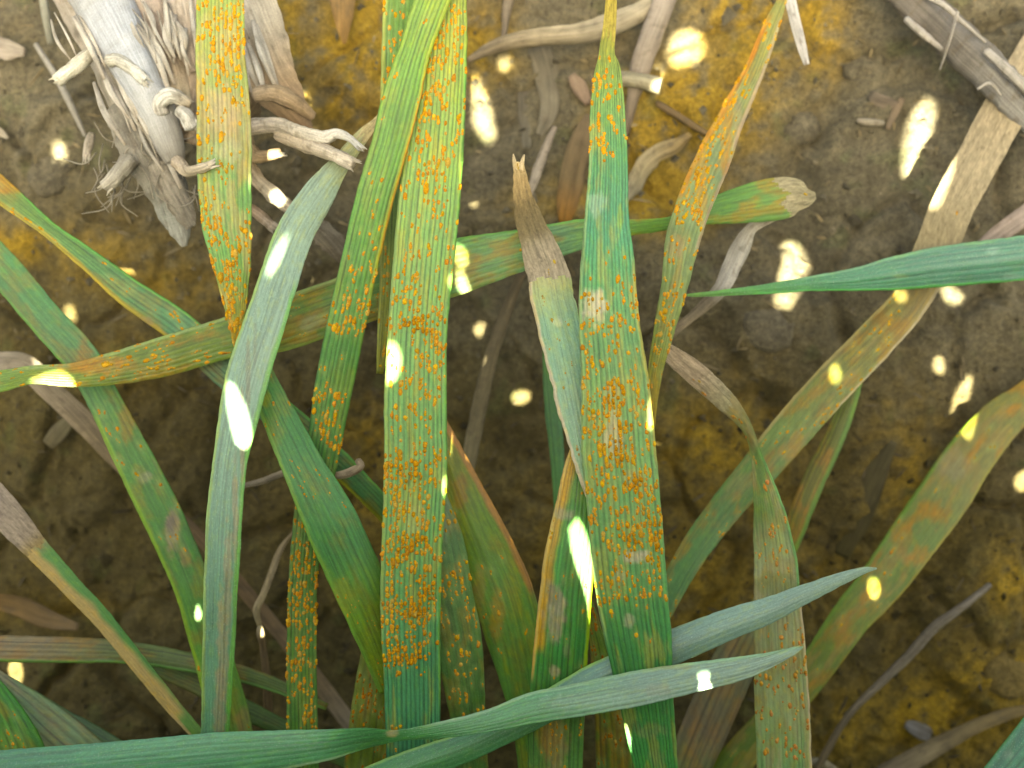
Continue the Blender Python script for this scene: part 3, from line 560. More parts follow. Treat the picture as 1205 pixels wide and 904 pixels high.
wheat_leaf('smooth green leaf reaching across the bottom, folded at its middle and pointed at the end',
    [(945, 761, 2, .2400), (936, 765, 8, .2400), (910, 775, 17, .2398), (873, 786, 27, .2395), (806, 799, 36, .2392), (744, 811, 41, .2390), (673, 825, 38, .2390), (626, 833, 36, .2390), (580, 847, 27, .2390), (515, 860, 19, .2392), (470, 866, 13, .2394), (430, 870, 24, .2396), (380, 878, 37, .2398), (323, 884, 46, .2398), (260, 890, 54, .2398), (200, 896, 56, .2396), (100, 906, 58, .2392), (0, 914, 60, .2390), (-40, 917, 60, .2390)],
    [(0, (150, 172, 160)), (.2, (132, 162, 150)), (.32, (98, 152, 108)), (.5, (84, 148, 94)), (.56, (102, 162, 116)), (.75, (94, 156, 120)), (1, (74, 140, 112))], nu=40, step=3.4, mat=M_WAX, shape=LV(veins=8, vamp=.00004, camber=.06, twist=[(0, 4), (.4, 4), (.52, -48), (.58, -10), (1, -4)], wave=.4), groove=.16, streaks=.1,  # wax bloom, plus whitish sheen painted into the pointed end
    edge=[(0, 4, A(150, 185, 150), 0, .45), (1, 3, A(165, 195, 160), .55, .9)], lesions=[(700, 826, 70, 12, A(150, 180, 165), .5), (775, 812, 22, 8, A(150, 150, 130), .5), (462, 863, 10, 5, A(205, 190, 155), .9), (790, 785, 34, 4, A(170, 165, 95), .5)])
wheat_leaf('narrow blue green leaf running under the folded leaf and behind the tall scarred leaf',
    [(1032, 669, 2, .2500), (1018, 671, 8, .2497), (990, 681, 15, .2493), (945, 700, 23, .2488), (910, 716, 30, .2484), (857, 735, 36, .2478), (800, 758, 40, .2474), (740, 783, 40, .2472), (697, 802, 38, .2470), (650, 828, 36, .2468), (590, 860, 34, .2466), (540, 882, 36, .2466), (480, 903, 38, .2466), (420, 928, 38, .2466)],
    [(0, (140, 162, 152)), (.3, (132, 160, 152)), (.5, (116, 150, 142)), (.65, (82, 132, 98)), (1, (74, 140, 78))], nu=34, step=3.4, mat=M_WAX, shape=LV(veins=7, vamp=.00003, camber=.1, fold=.05), groove=.1, edge=[(0, 4, A(130, 170, 90), .5, 1)])
wheat_leaf('narrow grey green leaf with a solid orange strip leaning towards the top edge',
    [(932, -30, 6, .2830), (922, -4, 10, .2830), (908, 30, 19, .2822), (888, 82, 25, .2795), (861, 138, 33, .2740), (838, 190, 42, .2680), (817, 240, 42, .2632), (803, 285, 40, .2635), (794, 335, 32, .2640), (780, 395, 24, .2648), (771, 440, 17, .2655), (768, 480, 10, .2660), (767, 520, 4, .2665)],
    [(0, (150, 150, 90)), (.2, (150, 150, 100)), (.4, (135, 150, 120)), (.6, (128, 152, 110)), (.8, (130, 145, 75)), (1, (190, 165, 60))], nu=34, step=3.2, pustules=40, psize=.95, clusters=[(838, 170, 24, 70, 70), (820, 215, 24, 60, 60), (862, 105, 20, 60, 40), (805, 250, 24, 30, 24), (800, 320, 40, 60, 22), (782, 380, 20, 60, 16), (905, 40, 10, 30, 10)], shape=LV(veins=7, camber=.05, fold=.06), groove=.22, dust=.35,
    edge=[(0, 7, A(200, 135, 35), .1, .5), (1, 4, A(185, 165, 145), .1, .6)], lesions=[(855, 140, 9, 70, A(200, 135, 40), .6), (825, 205, 8, 60, A(200, 135, 40), .6), (868, 150, 6, 60, A(175, 150, 130), .5), (795, 290, 12, 16, A(175, 140, 110), .6)])
wheat_leaf('deep blue green unblemished leaf entering from the edge and tapering to a fine point',
    [(800, 348, 2, .2700), (822, 347, 5, .2708), (860, 344, 8, .2725), (905, 340, 12, .2745), (955, 334, 18, .2768), (1008, 329, 27, .2785), (1060, 321, 41, .2796), (1111, 314, 48, .2802), (1160, 309, 51, .2804), (1215, 303, 53, .2804), (1260, 298, 54, .2804)],
    [(0, (110, 155, 70)), (.2, (85, 150, 80)), (.4, (66, 132, 98)), (.7, (64, 124, 106)), (1, (70, 128, 110))], nu=40, step=3.4, mat=M_WAX, shape=LV(veins=8, vamp=.00006, camber=.03, fold=.09, roll=6, wave=.5), groove=.2, edge=[(1, 3, A(120, 165, 130), .3, 1), (0, 3, A(90, 170, 90), .2, 1)], lesions=[(1168, 295, 10, 5, A(140, 175, 165), .6), (1190, 325, 14, 4, A(140, 170, 160), .5), (1060, 325, 10, 3, A(150, 165, 110), .4)])
wheat_leaf('long diagonal mottled leaf, bleached tan above and green below the deep blue green leaf',
    [(1250, 20, 56, .2950), (1182, 130, 52, .2930), (1152, 185, 50, .2915), (1122, 240, 50, .2895), (1098, 300, 48, .2880), (1070, 355, 44, .2870), (1028, 402, 46, .2860), (985, 446, 48, .2850), (940, 496, 48, .2840), (895, 549, 44, .2830), (850, 602, 38, .2820), (810, 658, 34, .2810), (785, 705, 28, .2805), (762, 755, 22, .2800)],
    [(0, (160, 140, 112)), (.38, (150, 132, 100)), (.46, (132, 122, 72)), (.6, (120, 128, 74)), (.75, (100, 132, 74)), (1, (92, 140, 92))], nu=30, step=4, pustules=60, psize=.8, dens=[(0, 0), (.42, .1), (.5, 1), (.8, 1), (1, 0)], shape=LV(veins=8, vamp=.00004, camber=.05, roll=8), dust=.45, mott=.4, mott_c=A(165, 145, 100), groove=.12, dry=(-.1, .40, [(0, (188, 168, 142)), (.25, (178, 158, 128)), (.4, (156, 138, 100))]), dry_name='bleached_end', edge=[(0, 4, A(180, 165, 120), .4, .7), (1, 3, A(195, 180, 155), .0, .6)])
wheat_leaf('twisted leaf with a pinkish withered upper end and a broad rusted pale green lower blade',
    [(779, 404, 10, .2720), (788, 416, 20, .2718), (815, 438, 27, .2712), (846, 466, 25, .2705), (868, 490, 18, .2700), (881, 510, 11, .2695), (890, 538, 14, .2690), (898, 570, 25, .2685), (906, 612, 40, .2680), (912, 660, 50, .2676), (915, 710, 55, .2674), (918, 780, 61, .2672), (921, 850, 64, .2670), (924, 930, 64, .2668)],
    [(0, (175, 155, 130)), (.2, (170, 158, 126)), (.3, (125, 158, 95)), (.42, (122, 150, 88)), (.55, (180, 186, 152)), (.8, (172, 184, 142)), (1, (135, 182, 122))], nu=46, step=3.2, pustules=70, psize=.95, pcol=(205, 140, 60), dens=[(0, 0), (.4, .6), (.6, 1), (.9, 1), (1, .3)], clusters=[(925, 810, 40, 60, 30), (930, 870, 40, 30, 14)], shape=LV(veins=12, vamp=.00006, camber=.05, twist=[(0, 28), (.2, 28), (.27, 60), (.35, 14), (1, -4)], wave=.8), dust=.3, mott=.5, mott_c=A(190, 172, 140), groove=.25, dry=(-.1, .185, [(0, (200, 176, 152)), (.1, (196, 172, 148)), (.185, (178, 166, 132))]), edge=[(1, 3, A(215, 195, 170), .6, 1), (1, 3, A(130, 185, 120), .3, .6)], lesions=[(918, 690, 30, 18, A(120, 125, 55), .6)])
wheat_leaf('broad blurred leaf mottled orange and olive leaning in from the edge beyond the twisted leaf',
    [(1275, 415, 36, .3080), (1212, 468, 42, .3075), (1180, 492, 49, .3070), (1141, 538, 56, .3055), (1105, 592, 60, .3020), (1070, 640, 56, .2970), (1038, 684, 52, .2966), (1002, 726, 46, .2962), (970, 772, 42, .2960), (938, 815, 38, .2960), (905, 850, 36, .2962), (870, 890, 40, .2966), (835, 935, 42, .2970)],
    [(0, (128, 128, 66)), (.3, (136, 132, 84)), (.45, (114, 134, 74)), (.6, (116, 130, 60)), (1, (104, 130, 54))], nu=32, step=4, pustules=30, psize=.8, shape=LV(veins=8, vamp=.00004, camber=.05, roll=4), dust=.65, mott=.6, mott_c=A(162, 138, 84), mott_s=(.9, .5), groove=.08, edge=[(0, 6, A(110, 140, 60), .2, .8), (1, 3, A(160, 150, 80), .2, .6)], lesions=[(1120, 545, 26, 22, A(160, 148, 122), .5), (1062, 630, 16, 26, A(170, 122, 45), .5)])
wheat_leaf('thin olive leaf with an orange stained half behind the long diagonal leaf',
    [(1010, 438, 14, .2980), (998, 475, 20, .2975), (980, 520, 24, .2970), (960, 560, 26, .2970), (942, 605, 26, .2970), (925, 650, 22, .2975), (905, 700, 14, .2980)],
    [(0, (105, 120, 60)), (.5, (115, 112, 45)), (1, (100, 130, 60))], nu=16, shape=LV(veins=5), dust=.6, edge=[(1, 6, A(112, 150, 72), 0, 1)])
wheat_leaf('thin dark green stalk like leaf in the gap beside the pale withered tip leaf',
    [(641, 392, 5, .2900), (645, 430, 13, .2900), (650, 480, 18, .2898), (655, 530, 17, .2898), (657, 575, 13, .2900), (657, 620, 9, .2905)],
    [(0, (95, 140, 80)), (.5, (84, 130, 85)), (1, (95, 145, 80))], nu=14, shape=LV(veins=4, camber=.12))
wheat_leaf('green leaf with a dark grey scar slanting under the level leaf',
    [(-30, 282, 40, .2725), (5, 318, 40, .2722), (48, 370, 40, .2718), (93, 420, 42, .2714), (117, 462, 38, .2710), (146, 518, 42, .2704), (172, 570, 46, .2700), (202, 632, 46, .2698), (226, 690, 44, .2698), (245, 755, 44, .2700), (262, 815, 46, .2704), (274, 870, 48, .2710), (282, 930, 48, .2715)],
    [(0, (88, 140, 92)), (.25, (98, 142, 98)), (.4, (92, 138, 72)), (.6, (80, 132, 70)), (.8, (100, 146, 66)), (1, (110, 135, 75))], nu=32, step=3.6, pustules=40, psize=.85, dens=[(0, 0), (.3, 0), (.36, 1), (.5, .7), (.7, .1), (1, 0)], shape=LV(veins=7, vamp=.00005, camber=.05, roll=8), groove=.12, edge=[(0, 5, A(140, 175, 70), .35, 1), (0, 3, A(120, 170, 90), .05, .3)], lesions=[(203, 625, 10, 28, A(165, 145, 130), .85), (201, 618, 5, 14, A(100, 90, 90), .7), (218, 655, 9, 12, A(160, 130, 90), .7), (172, 562, 10, 8, A(160, 160, 135), .7), (98, 420, 12, 22, A(170, 110, 40), .6), (150, 500, 10, 26, A(165, 120, 40), .6), (285, 850, 10, 20, A(170, 130, 110), .5)], dust=.25)
wheat_leaf('leaf half tan and half green at the side edge, drooping towards the blue grey leaf',
    [(-30, 566, 40, .2660), (8, 606, 38, .2662), (42, 645, 29, .2666), (84, 690, 24, .2670), (124, 733, 22, .2676), (164, 783, 20, .2682), (198, 825, 18, .2688), (230, 862, 16, .2692), (262, 905, 16, .2700)],
    [(0, (165, 145, 125)), (.22, (165, 145, 120)), (.27, (100, 145, 80)), (.6, (84, 140, 70)), (1, (110, 140, 70))], nu=30, step=3.6, shape=LV(veins=7, vamp=.00004, camber=.05), edge=[(0, 15, A(192, 162, 112), .2, .82), (0, 4, A(190, 165, 125), .8, .9)], dry=(-.1, .235, [(0, (172, 152, 138)), (.2, (170, 148, 128)), (.24, (168, 140, 88))]), groove=.08)
wheat_leaf('muddy brown and green leaf lying level along the lower side edge',
    [(-30, 762, 30, .2760), (30, 764, 31, .2760), (90, 765, 30, .2762), (150, 768, 26, .2765), (200, 775, 24, .2768), (250, 785, 22, .2772), (300, 798, 19, .2778), (345, 815, 14, .2784), (385, 832, 8, .2790)],
    [(0, (145, 130, 110)), (.2, (140, 128, 100)), (.4, (108, 122, 72)), (1, (92, 118, 62))], nu=20, shape=LV(veins=5), dust=.4, mott=.5, mott_c=A(160, 140, 118), edge=[(0, 4, A(105, 150, 80), 0, 1)])
wheat_leaf('lower of the two thin level leaves beneath the muddy brown and green leaf',
    [(150, 772, 10, .2815), (190, 788, 18, .2812), (230, 805, 22, .2810), (290, 836, 24, .2810), (335, 858, 20, .2814), (380, 884, 16, .2820), (420, 905, 10, .2825)],
    [(0, (95, 115, 62)), (1, (85, 120, 60))], nu=16, shape=LV(veins=5), dust=.2)
wheat_leaf('bright green ribbed leaf stub in the bottom corner stained orange at its base',
    [(-22, 790, 20, .2560), (-4, 822, 34, .2560), (10, 852, 46, .2560), (22, 882, 56, .2562), (34, 925, 60, .2566)],
    [(0, (88, 150, 70)), (.5, (96, 150, 72)), (1, (125, 140, 60))], nu=26, pustules=6, psize=.6, clusters=[(14, 872, 30, 20, 14)], shape=LV(veins=6, fold=.14, mid=.62), dust=.4, edge=[(1, 12, A(80, 145, 70), 0, 1)])
wheat_leaf('grey green leaf with brown blotches leaning out of the bottom corner behind the ribbed stub',
    [(-12, 792, 18, .2640), (22, 826, 40, .2640), (52, 856, 58, .2642), (86, 886, 62, .2646), (130, 925, 62, .2650)],
    [(0, (118, 140, 100)), (.5, (122, 145, 112)), (1, (125, 140, 100))], nu=24, shape=LV(veins=6), mott=.5, mott_c=A(165, 140, 125), dust=.2)
wheat_leaf('dark green leaf edge peeping from behind the blotched corner leaf',
    [(30, 812, 10, .2720), (75, 846, 22, .2720), (110, 868, 28, .2722), (150, 895, 28, .2725), (185, 925, 26, .2730)],
    [(0, (95, 120, 80)), (1, (75, 105, 62))], nu=14, shape=LV(veins=4))
wheat_leaf('orange stained leaf half hidden under the tall scarred leaf near the bottom edge',
    [(690, 700, 10, .2700), (702, 750, 18, .2700), (712, 800, 30, .2700), (720, 850, 40, .2702), (724, 930, 44, .2706)],
    [(0, (112, 148, 60)), (.5, (112, 130, 55)), (1, (105, 135, 62))], nu=20, pustules=40, psize=.8, pcol=(180, 110, 25), shape=LV(veins=6), dust=.6)
wheat_leaf('faded blurred grey green leaf at the bottom between the scarred leaf and the twisted leaf',
    [(905, 690, 14, .2980), (888, 732, 34, .2975), (866, 776, 50, .2970), (842, 828, 54, .2966), (818, 885, 52, .2964), (798, 935, 50, .2962)],
    [(0, (130, 140, 95)), (.4, (130, 128, 100)), (.7, (135, 120, 100)), (1, (112, 140, 85))], nu=24, shape=LV(veins=6), mott=.5, mott_c=A(160, 135, 110), dust=.3)
wheat_leaf('dark teal leaf cutting off the lower corner beside the dirty dry leaf',
    [(1260, 830, 62, .2560), (1225, 872, 62, .2560), (1190, 915, 60, .2562), (1160, 955, 58, .2565)],
    [(0, (78, 140, 112)), (1, (74, 136, 108))], nu=26, mat=M_WAX, shape=LV(veins=7, camber=.04), edge=[(0, 3, A(95, 165, 110), 0, 1)], lesions=[(1187, 888, 7, 6, A(150, 175, 150), .6)])

# ------------------------------------------------------------------ tubes: roots, twigs, straws
def tube_geo(ctrl, seg=10, step=2.5, rough=0.10, cols=((0, (170, 155, 130)),), seed=0, ridge=0.0, squash=1.0, hollow=False, blot=1.0):
    """ctrl rows: px, py, radius px, distance m"""
    c, t, L = spline(ctrl, step); n = len(c); v = t / L
    C = P3(c[:, 0], c[:, 1], c[:, 3]); mpp = c[:, 3] * K
    T = norm(np.gradient(C, axis=0)); view = norm(CAM - C); N = norm(view - (view * T).sum(-1, keepdims=True) * T); R = np.cross(N, T)
    a = np.linspace(0, 2 * math.pi, seg, endpoint=False); AA, VV = np.meshgrid(a, v)
    rad = np.maximum(c[:, 2], .3)[:, None] * mpp[:, None] * (1 + rough * 2 * (fbm(np.cos(AA) * 1.3 + 5, t[:, None] / 9 + np.sin(AA) * 1.3, seed, 3) - .5) + ridge * np.cos(AA * 5 + 2 * (vnoise(t[:, None] / 60, AA * 0, seed) - .5)))
    V = C[:, None] + R[:, None] * (np.cos(AA) * rad)[..., None] + N[:, None] * (np.sin(AA) * rad * squash)[..., None]
    I = np.arange(n * seg).reshape(n, seg); J = np.roll(I, -1, 1)
    q = np.stack([I[:-1], J[:-1], J[1:], I[1:]], -1).reshape(-1, 4)
    # rounded ends
    e0 = C[0] - T[0] * rad[0].mean() * .55; e1 = C[-1] + T[-1] * rad[-1].mean() * (.45 if not hollow else -.8)
    Vall = np.concatenate([V.reshape(-1, 3), e0[None], e1[None]]); k = n * seg
    tr = np.concatenate([np.stack([J[0], I[0], np.full(seg, k)], -1), np.stack([I[-1], J[-1], np.full(seg, k + 1)], -1)])
    col = ramp_col(VV, [(x, A(*y)) for x, y in cols])
    Y = t[:, None]
    col = col * (1 + .5 * (fbm(AA * 2.2, Y / 40, seed + 2, 3) - .5) + .45 * blot * (fbm(AA * 1.5, Y / 7, seed + 3, 3) - .5))[..., None]
    col = col * np.array([1.04, 1.05, 1.18]); dk = sstep(.62, .75, fbm(AA * 2, Y / 5, seed + 4, 3)); col = mix(col, A(105, 90, 72), dk * .55 * blot)
    cc = np.concatenate([col.reshape(-1, 3), col[0].mean(0)[None] * .8, col[-1].mean(0)[None] * (.8 if not hollow else .45)])
    lu = np.stack([AA * rad.mean() * 1000 + seed, np.broadcast_to((t * mpp * 1000)[:, None], AA.shape), AA * 0 + seed], -1).reshape(-1, 3)
    lu = np.concatenate([lu, lu[:2]])
    return Vall, [q, tr], cc, lu
def tube(name, ctrl, mat, parent=None, kind=None, **k):
    V, F, c, l = tube_geo(ctrl, **k); return obj(name, mk_mesh(name, V, F, mat, c, l), parent, kind)
def strip(name, ctrl, rows, mat=None, parent=None, seed=0, dark=.4, **k):
    r = ribbon(ctrl, seed=seed, **k)
    col = ramp_col(r.V, [(a, A(*b)) for a, b in rows]); X = (r.U - .5) * np.interp(r.V[:, 0], r.V[:, 0], r.c[:, 2])[:, None]
    col = col * (1 + .6 * (fbm(X / 4, r.Lp / 70, seed + 1, 3) - .5) + .5 * (fbm(X / 9, r.Lp / 12, seed + 2, 3) - .5))[..., None]
    col = mix(col, A(95, 80, 62), sstep(.60, .76, fbm(X / 5, r.Lp / 10, seed + 3, 3)) * dark)
    col = col * np.array([1.04, 1.05, 1.18])
    V = np.concatenate([r.top.reshape(-1, 3), r.bot.reshape(-1, 3)])
    return obj(name, mk_mesh(name, V, ribbon_faces(r), mat or M_DRY, np.concatenate([col.reshape(-1, 3)] * 2), np.concatenate([r.luv.reshape(-1, 3)] * 2)), parent)
def on_soil(rows, lift=0.0015):
    """rows px,py,size[,extra lift m] -> distances that lie on the soil"""
    a = np.array([r[:3] for r in rows], float); ex = np.array([r[3] if len(r) > 3 else 0.0 for r in rows])
    d = ground_d(a[:, 0], a[:, 1]); k = np.array([.25, .5, .25])
    if len(d) > 2: d = np.concatenate([[d[0]], np.convolve(d, k, 'valid'), [d[-1]]])
    return [(x, y, s, dd - lift - e) for (x, y, s), dd, e in zip(a, d, ex)]

for rows in ([(604, 181, 1, .2634), (605, 188, 4, .2632), (607, 200, 6, .2624)], [(617, 182, 1.5, .2634), (615, 189, 5, .2630), (613, 201, 6, .2623)]):
    strip('tip_point', rows, [(0, (230, 205, 160)), (1, (205, 175, 128))], parent=TIPROOT, nu=4, step=2, camber=.2, seed=int(rows[0][0]))
# ------------------------------------------------------------------ the pulled up stubble at the top
st = empty('straw_stubble', P3(190, 90, .285), 'pale weathered straw stubble with a smooth grey white stem and stubby cut roots', 'stubble')
WH2, TN2 = (158, 154, 148), (182, 160, 130)
tube('stem', [(98, -40, 37, .2760), (118, -5, 36, .2750), (143, 45, 31, .2735), (165, 90, 27, .2722), (184, 130, 22, .2715), (200, 172, 17, .2715), (206, 190, 12, .2718)], M_STRAW, st, seg=28, rough=.05, cols=[(0, WH2), (.35, (180, 180, 182)), (.6, (176, 175, 174)), (.8, (175, 170, 162)), (1, (150, 140, 125))], seed=3, ridge=.012, blot=.25)
strip('outer_sheath', [(62, -30, 34, .2790), (88, 20, 40, .2785), (112, 62, 34, .2780), (132, 108, 30, .2775), (152, 150, 34, .2775)], [(0, (165, 152, 138)), (.6, (178, 166, 148)), (1, (150, 140, 122))], parent=st, nu=20, step=3, camber=.3, roll=25, rag=1, wave=1.2, seed=5)
strip('leaf_sheath', [(168, -30, 34, .2745), (186, 20, 40, .2740), (203, 66, 42, .2735), (215, 110, 44, .2735), (222, 150, 34, .2740)], [(0, (190, 172, 155)), (.5, (175, 152, 130)), (.8, (198, 178, 145)), (1, (170, 145, 115))], parent=st, nu=24, step=3, camber=.28, roll=-12, rag=1, wave=1.3, seed=6)
strip('leaf_sheath', [(206, -30, 30, .2722), (216, 20, 30, .2722), (222, 62, 24, .2726), (230, 84, 14, .2732)], [(0, (205, 190, 172)), (1, (182, 160, 138))], parent=st, nu=16, step=3, camber=.3, rag=1.2, wave=1.2, seed=8)
strip('husk', [(262, -40, 76, .2750), (278, 0, 82, .2745), (296, 48, 78, .2742), (312, 86, 66, .2745), (332, 116, 50, .2755), (352, 140, 26, .2770), (366, 156, 8, .2780)], [(0, (205, 192, 172)), (.35, (190, 175, 152)), (.7, (172, 145, 112)), (1, (150, 120, 90))], parent=st, nu=34, step=3, camber=.26, roll=12, rag=1.2, wave=1.6, seed=9)
strip('husk', [(226, -40, 50, .2735), (236, 20, 54, .2735), (240, 80, 54, .2740), (236, 130, 46, .2745), (226, 170, 26, .2750)], [(0, (188, 170, 150)), (1, (165, 142, 115))], parent=st, nu=22, step=3, camber=.3, rag=1.2, wave=1.3, seed=11)
tube('crown', [(228, -20, 44, .2850), (240, 40, 54, .2845), (252, 90, 54, .2845), (262, 130, 44, .2850), (266, 165, 26, .2860)], M_ROOT, st, seg=26, rough=.3, cols=[(0, TN2), (.6, (172, 150, 122)), (1, (110, 90, 68))], seed=12)
tube('crown', [(300, 112, 9, .2715), (322, 110, 11, .2712), (345, 120, 10, .2718), (368, 138, 6, .2740)], M_ROOT, st, seg=12, rough=.2, cols=[(0, (175, 150, 118)), (1, (158, 132, 100))], seed=14)
roots = [([(118, 56, 9, .2740), (103, 66, 9, .2715), (84, 82, 9, .2705), (67, 95, 8, .2712)], [(0, (170, 158, 138)), (.6, (205, 195, 172)), (1, (222, 212, 190))]),
         ([(128, 72, 8, .2690), (140, 72, 8, .2682), (158, 83, 8, .2676), (171, 96, 7.5, .2680)], [(0, (190, 180, 160)), (1, (226, 220, 205))]),
         ([(190, 134, 8, .2690), (188, 122, 9, .2682), (197, 113, 10, .2676), (210, 115, 9, .2684), (222, 124, 7, .2694)], [(0, (190, 180, 165)), (.5, (214, 206, 190)), (1, (180, 160, 130))]),
         ([(211, 130, 8, .2686), (219, 137, 9.5, .2680), (226, 150, 9, .2686)], [(0, (200, 190, 172)), (1, (222, 214, 200))]),
         ([(208, 190, 8, .2660), (220, 201, 7, .2620), (236, 199, 6, .2540), (251, 193, 5, .2525)], [(0, (180, 160, 135)), (1, (205, 188, 160))]),
         ([(152, 188, 11, .2730), (143, 200, 10, .2716), (133, 212, 9, .2712), (124, 220, 8, .2716)], [(0, (150, 140, 122)), (1, (182, 170, 150))]),
         ([(108, 158, 5, .2790), (104, 170, 6, .2780), (101, 186, 4, .2785)], [(0, (140, 128, 110)), (1, (195, 180, 160))]),
         ([(290, 150, 10, .2700), (320, 147, 9, .2685), (352, 155, 8.5, .2655), (382, 162, 8, .2622), (396, 157, 6, .2606), (412, 163, 4.5, .2600), (425, 175, 4, .2602)], [(0, (185, 165, 140)), (.6, (205, 192, 170)), (1, (228, 222, 210))]),
         ([(328, 158, 8, .2690), (352, 167, 9, .2660), (382, 178, 9, .2620), (408, 189, 8.5, .2590), (416, 193, 7.5, .2588)], [(0, (175, 155, 128)), (1, (208, 192, 168))]),
         ([(292, 244, 6, .2780), (306, 254, 6.5, .2772), (323, 269, 6, .2776)], [(0, (165, 130, 95)), (1, (205, 185, 160))]),
         ([(286, 158, 12, .2750), (292, 176, 10, .2746), (304, 184, 8, .2746), (330, 180, 6, .2756)], [(0, (170, 145, 112)), (1, (195, 160, 115))]),
         ([(293, 196, 8, .2768), (304, 212, 8, .2764), (322, 230, 9, .2764), (342, 246, 8, .2774), (364, 264, 9, .2790)], [(0, (190, 160, 120)), (.5, (212, 195, 165)), (1, (160, 142, 118))])]
for i, (p, c) in enumerate(roots): tube('root', p, M_ROOT, st, seg=14, rough=.3, cols=c, seed=20 + i, hollow=i in (0, 1))
for i, (p, c) in enumerate(roots):
    (ax_, ay_, ar, ad), (bx_, by_, br, bd) = p[-2], p[-1]; ll = math.hypot(bx_ - ax_, by_ - ay_); tx, ty = (bx_ - ax_) / ll, (by_ - ay_) / ll; q_ = random.Random(i)
    for k in range(4):
        o_ = q_.uniform(-.9, .9) * br; l_ = q_.uniform(3, 9)
        strip('fibre', [(bx_ - ty * o_ - tx * 6, by_ + tx * o_ - ty * 6, 2.2, bd - .0010), (bx_ - ty * o_, by_ + tx * o_, 2.6, bd - .0008), (bx_ - ty * o_ * 1.3 + tx * l_, by_ + tx * o_ * 1.3 + ty * l_, .8, bd - .0004)], [(0, c[-1][1]), (1, (200, 188, 168))], parent=st, nu=3, step=2, rag=1, seed=700 + i * 5 + k)
strip('torn_sheath', [(140, 118, 40, .2760), (160, 160, 52, .2750), (184, 200, 52, .2748), (200, 235, 44, .2755), (211, 266, 28, .2768), (217, 290, 6, .2780)], [(0, (150, 140, 124)), (.5, (138, 130, 115)), (.8, (158, 155, 140)), (1, (170, 165, 150))], mat=M_ROOT, parent=st, nu=26, step=2.5, camber=.25, rag=5, wave=3.2, seed=41)
strip('torn_sheath', [(186, 190, 26, .2735), (200, 222, 30, .2735), (216, 250, 26, .2745), (226, 268, 12, .2755)], [(0, (160, 148, 130)), (1, (130, 120, 104))], mat=M_ROOT, parent=st, nu=16, step=2.5, camber=.3, rag=5, wave=3, seed=42)
strip('torn_sheath', [(360, 258, 20, .2800), (382, 276, 26, .2810), (402, 298, 22, .2830), (416, 318, 8, .2850)], [(0, (150, 138, 118)), (1, (120, 105, 84))], parent=st, nu=14, step=2.5, camber=.2, rag=4, wave=2.4, seed=44)
rr = random.Random(5); fv, ff, fc, fl, o = [], [], [], [], 0
for i in range(46):                             # loose root hairs under the crown
    x, y = rr.uniform(110, 235), rr.uniform(140, 225); a = rr.uniform(.6, 2.5); l = rr.uniform(18, 52); b = rr.uniform(-.7, .7); d = rr.uniform(.2725, .2790)
    V, F, c, l3 = tube_geo([(x, y, 1.0, d), (x + l * .5 * math.cos(a), y + l * .5 * math.sin(a), .9, d - .0006), (x + l * math.cos(a + b), y + l * math.sin(a + b), .5, d + .001)], seg=4, step=6, cols=[(0, (150, 138, 118)), (1, (178, 166, 146))], seed=60 + i)
    fv.append(V); ff.append([f + o for f in F]); fc.append(c); fl.append(l3); o += len(V)
for i in range(56):                             # split fibres along the husks and the stem
    x0, y0, tx, ty = rr.choice([(150, -10, .5, 1), (185, -10, .3, 1), (215, -10, .12, 1), (280, 0, .35, 1), (300, 20, .35, 1), (120, 60, .5, 1), (165, 100, .5, 1), (75, 10, .5, 1)])
    x0 += rr.uniform(-22, 22); y0 += rr.uniform(0, 50); l = rr.uniform(35, 90); b = rr.uniform(-8, 8); d = rr.uniform(.2690, .2712) if x0 < 235 else rr.uniform(.2705, .2722); w_ = rr.uniform(2, 10)
    strip('fibre', [(x0, y0, w_ * .6, d + .0012), (x0 + tx * l * .5 + b, y0 + ty * l * .5, w_, d), (x0 + tx * l, y0 + ty * l, w_ * .4, d + rr.uniform(-.001, .0018))], [(0, (176, 164, 148)), (.5, (196, 186, 170)), (1, (176, 160, 138))], parent=st, nu=4, step=5, camber=.2, rag=1, wave=1, seed=140 + i)
obj('root_hairs', mk_mesh('root_hairs', np.concatenate(fv), [np.concatenate([f[0] for f in ff]), np.concatenate([f[1] for f in ff])], M_ROOT, np.concatenate(fc), np.concatenate(fl)), st, 'stuff')

# ------------------------------------------------------------------ dry litter lying on the soil, each piece a thing
def litter(name, label, cat, rows, cols, kind='strip', mat=None, lift=.0015, group=None, flat=None, **k):
    rows = on_soil(rows, lift) if flat is None else [(r[0], r[1], r[2], flat + (r[3] if len(r) > 3 else 0)) for r in rows]
    COUNT[0] += 1; k.setdefault('seed', 300 + COUNT[0] * 5)
    o = strip(name, rows, cols, mat, **k) if kind == 'strip' else tube(name, rows, mat or M_STRAW, cols=cols, **k)
    return tag(o, label, cat, group)
litter('dry_leaf', 'curled grey tan dry leaf between the two tall rusted leaves near the top', 'dead leaf', [(550, 72, 6, .004), (575, 60, 15, .006), (600, 51, 18, .007), (640, 46, 22, .008), (685, 42, 26, .008), (730, 28, 26, .007), (770, 8, 22, .006), (800, -20, 18, .005)], [(0, (140, 120, 92)), (.4, (165, 148, 118)), (1, (178, 164, 138))], nu=20, step=3, camber=.3, roll=20, wave=1, dark=.3)
litter('straw_piece', 'thick grey brown straw leaning down from the top edge beside the tall scarred leaf', 'straw', [(800, -40, 13, .007), (782, 0, 13, .006), (765, 45, 13, .004), (752, 85, 12, .002), (744, 118, 7, .001), (736, 160, 4, .0)], [(0, (165, 150, 135)), (.6, (150, 132, 112)), (1, (115, 95, 72))], 'tube', seg=16, ridge=.05, step=3)
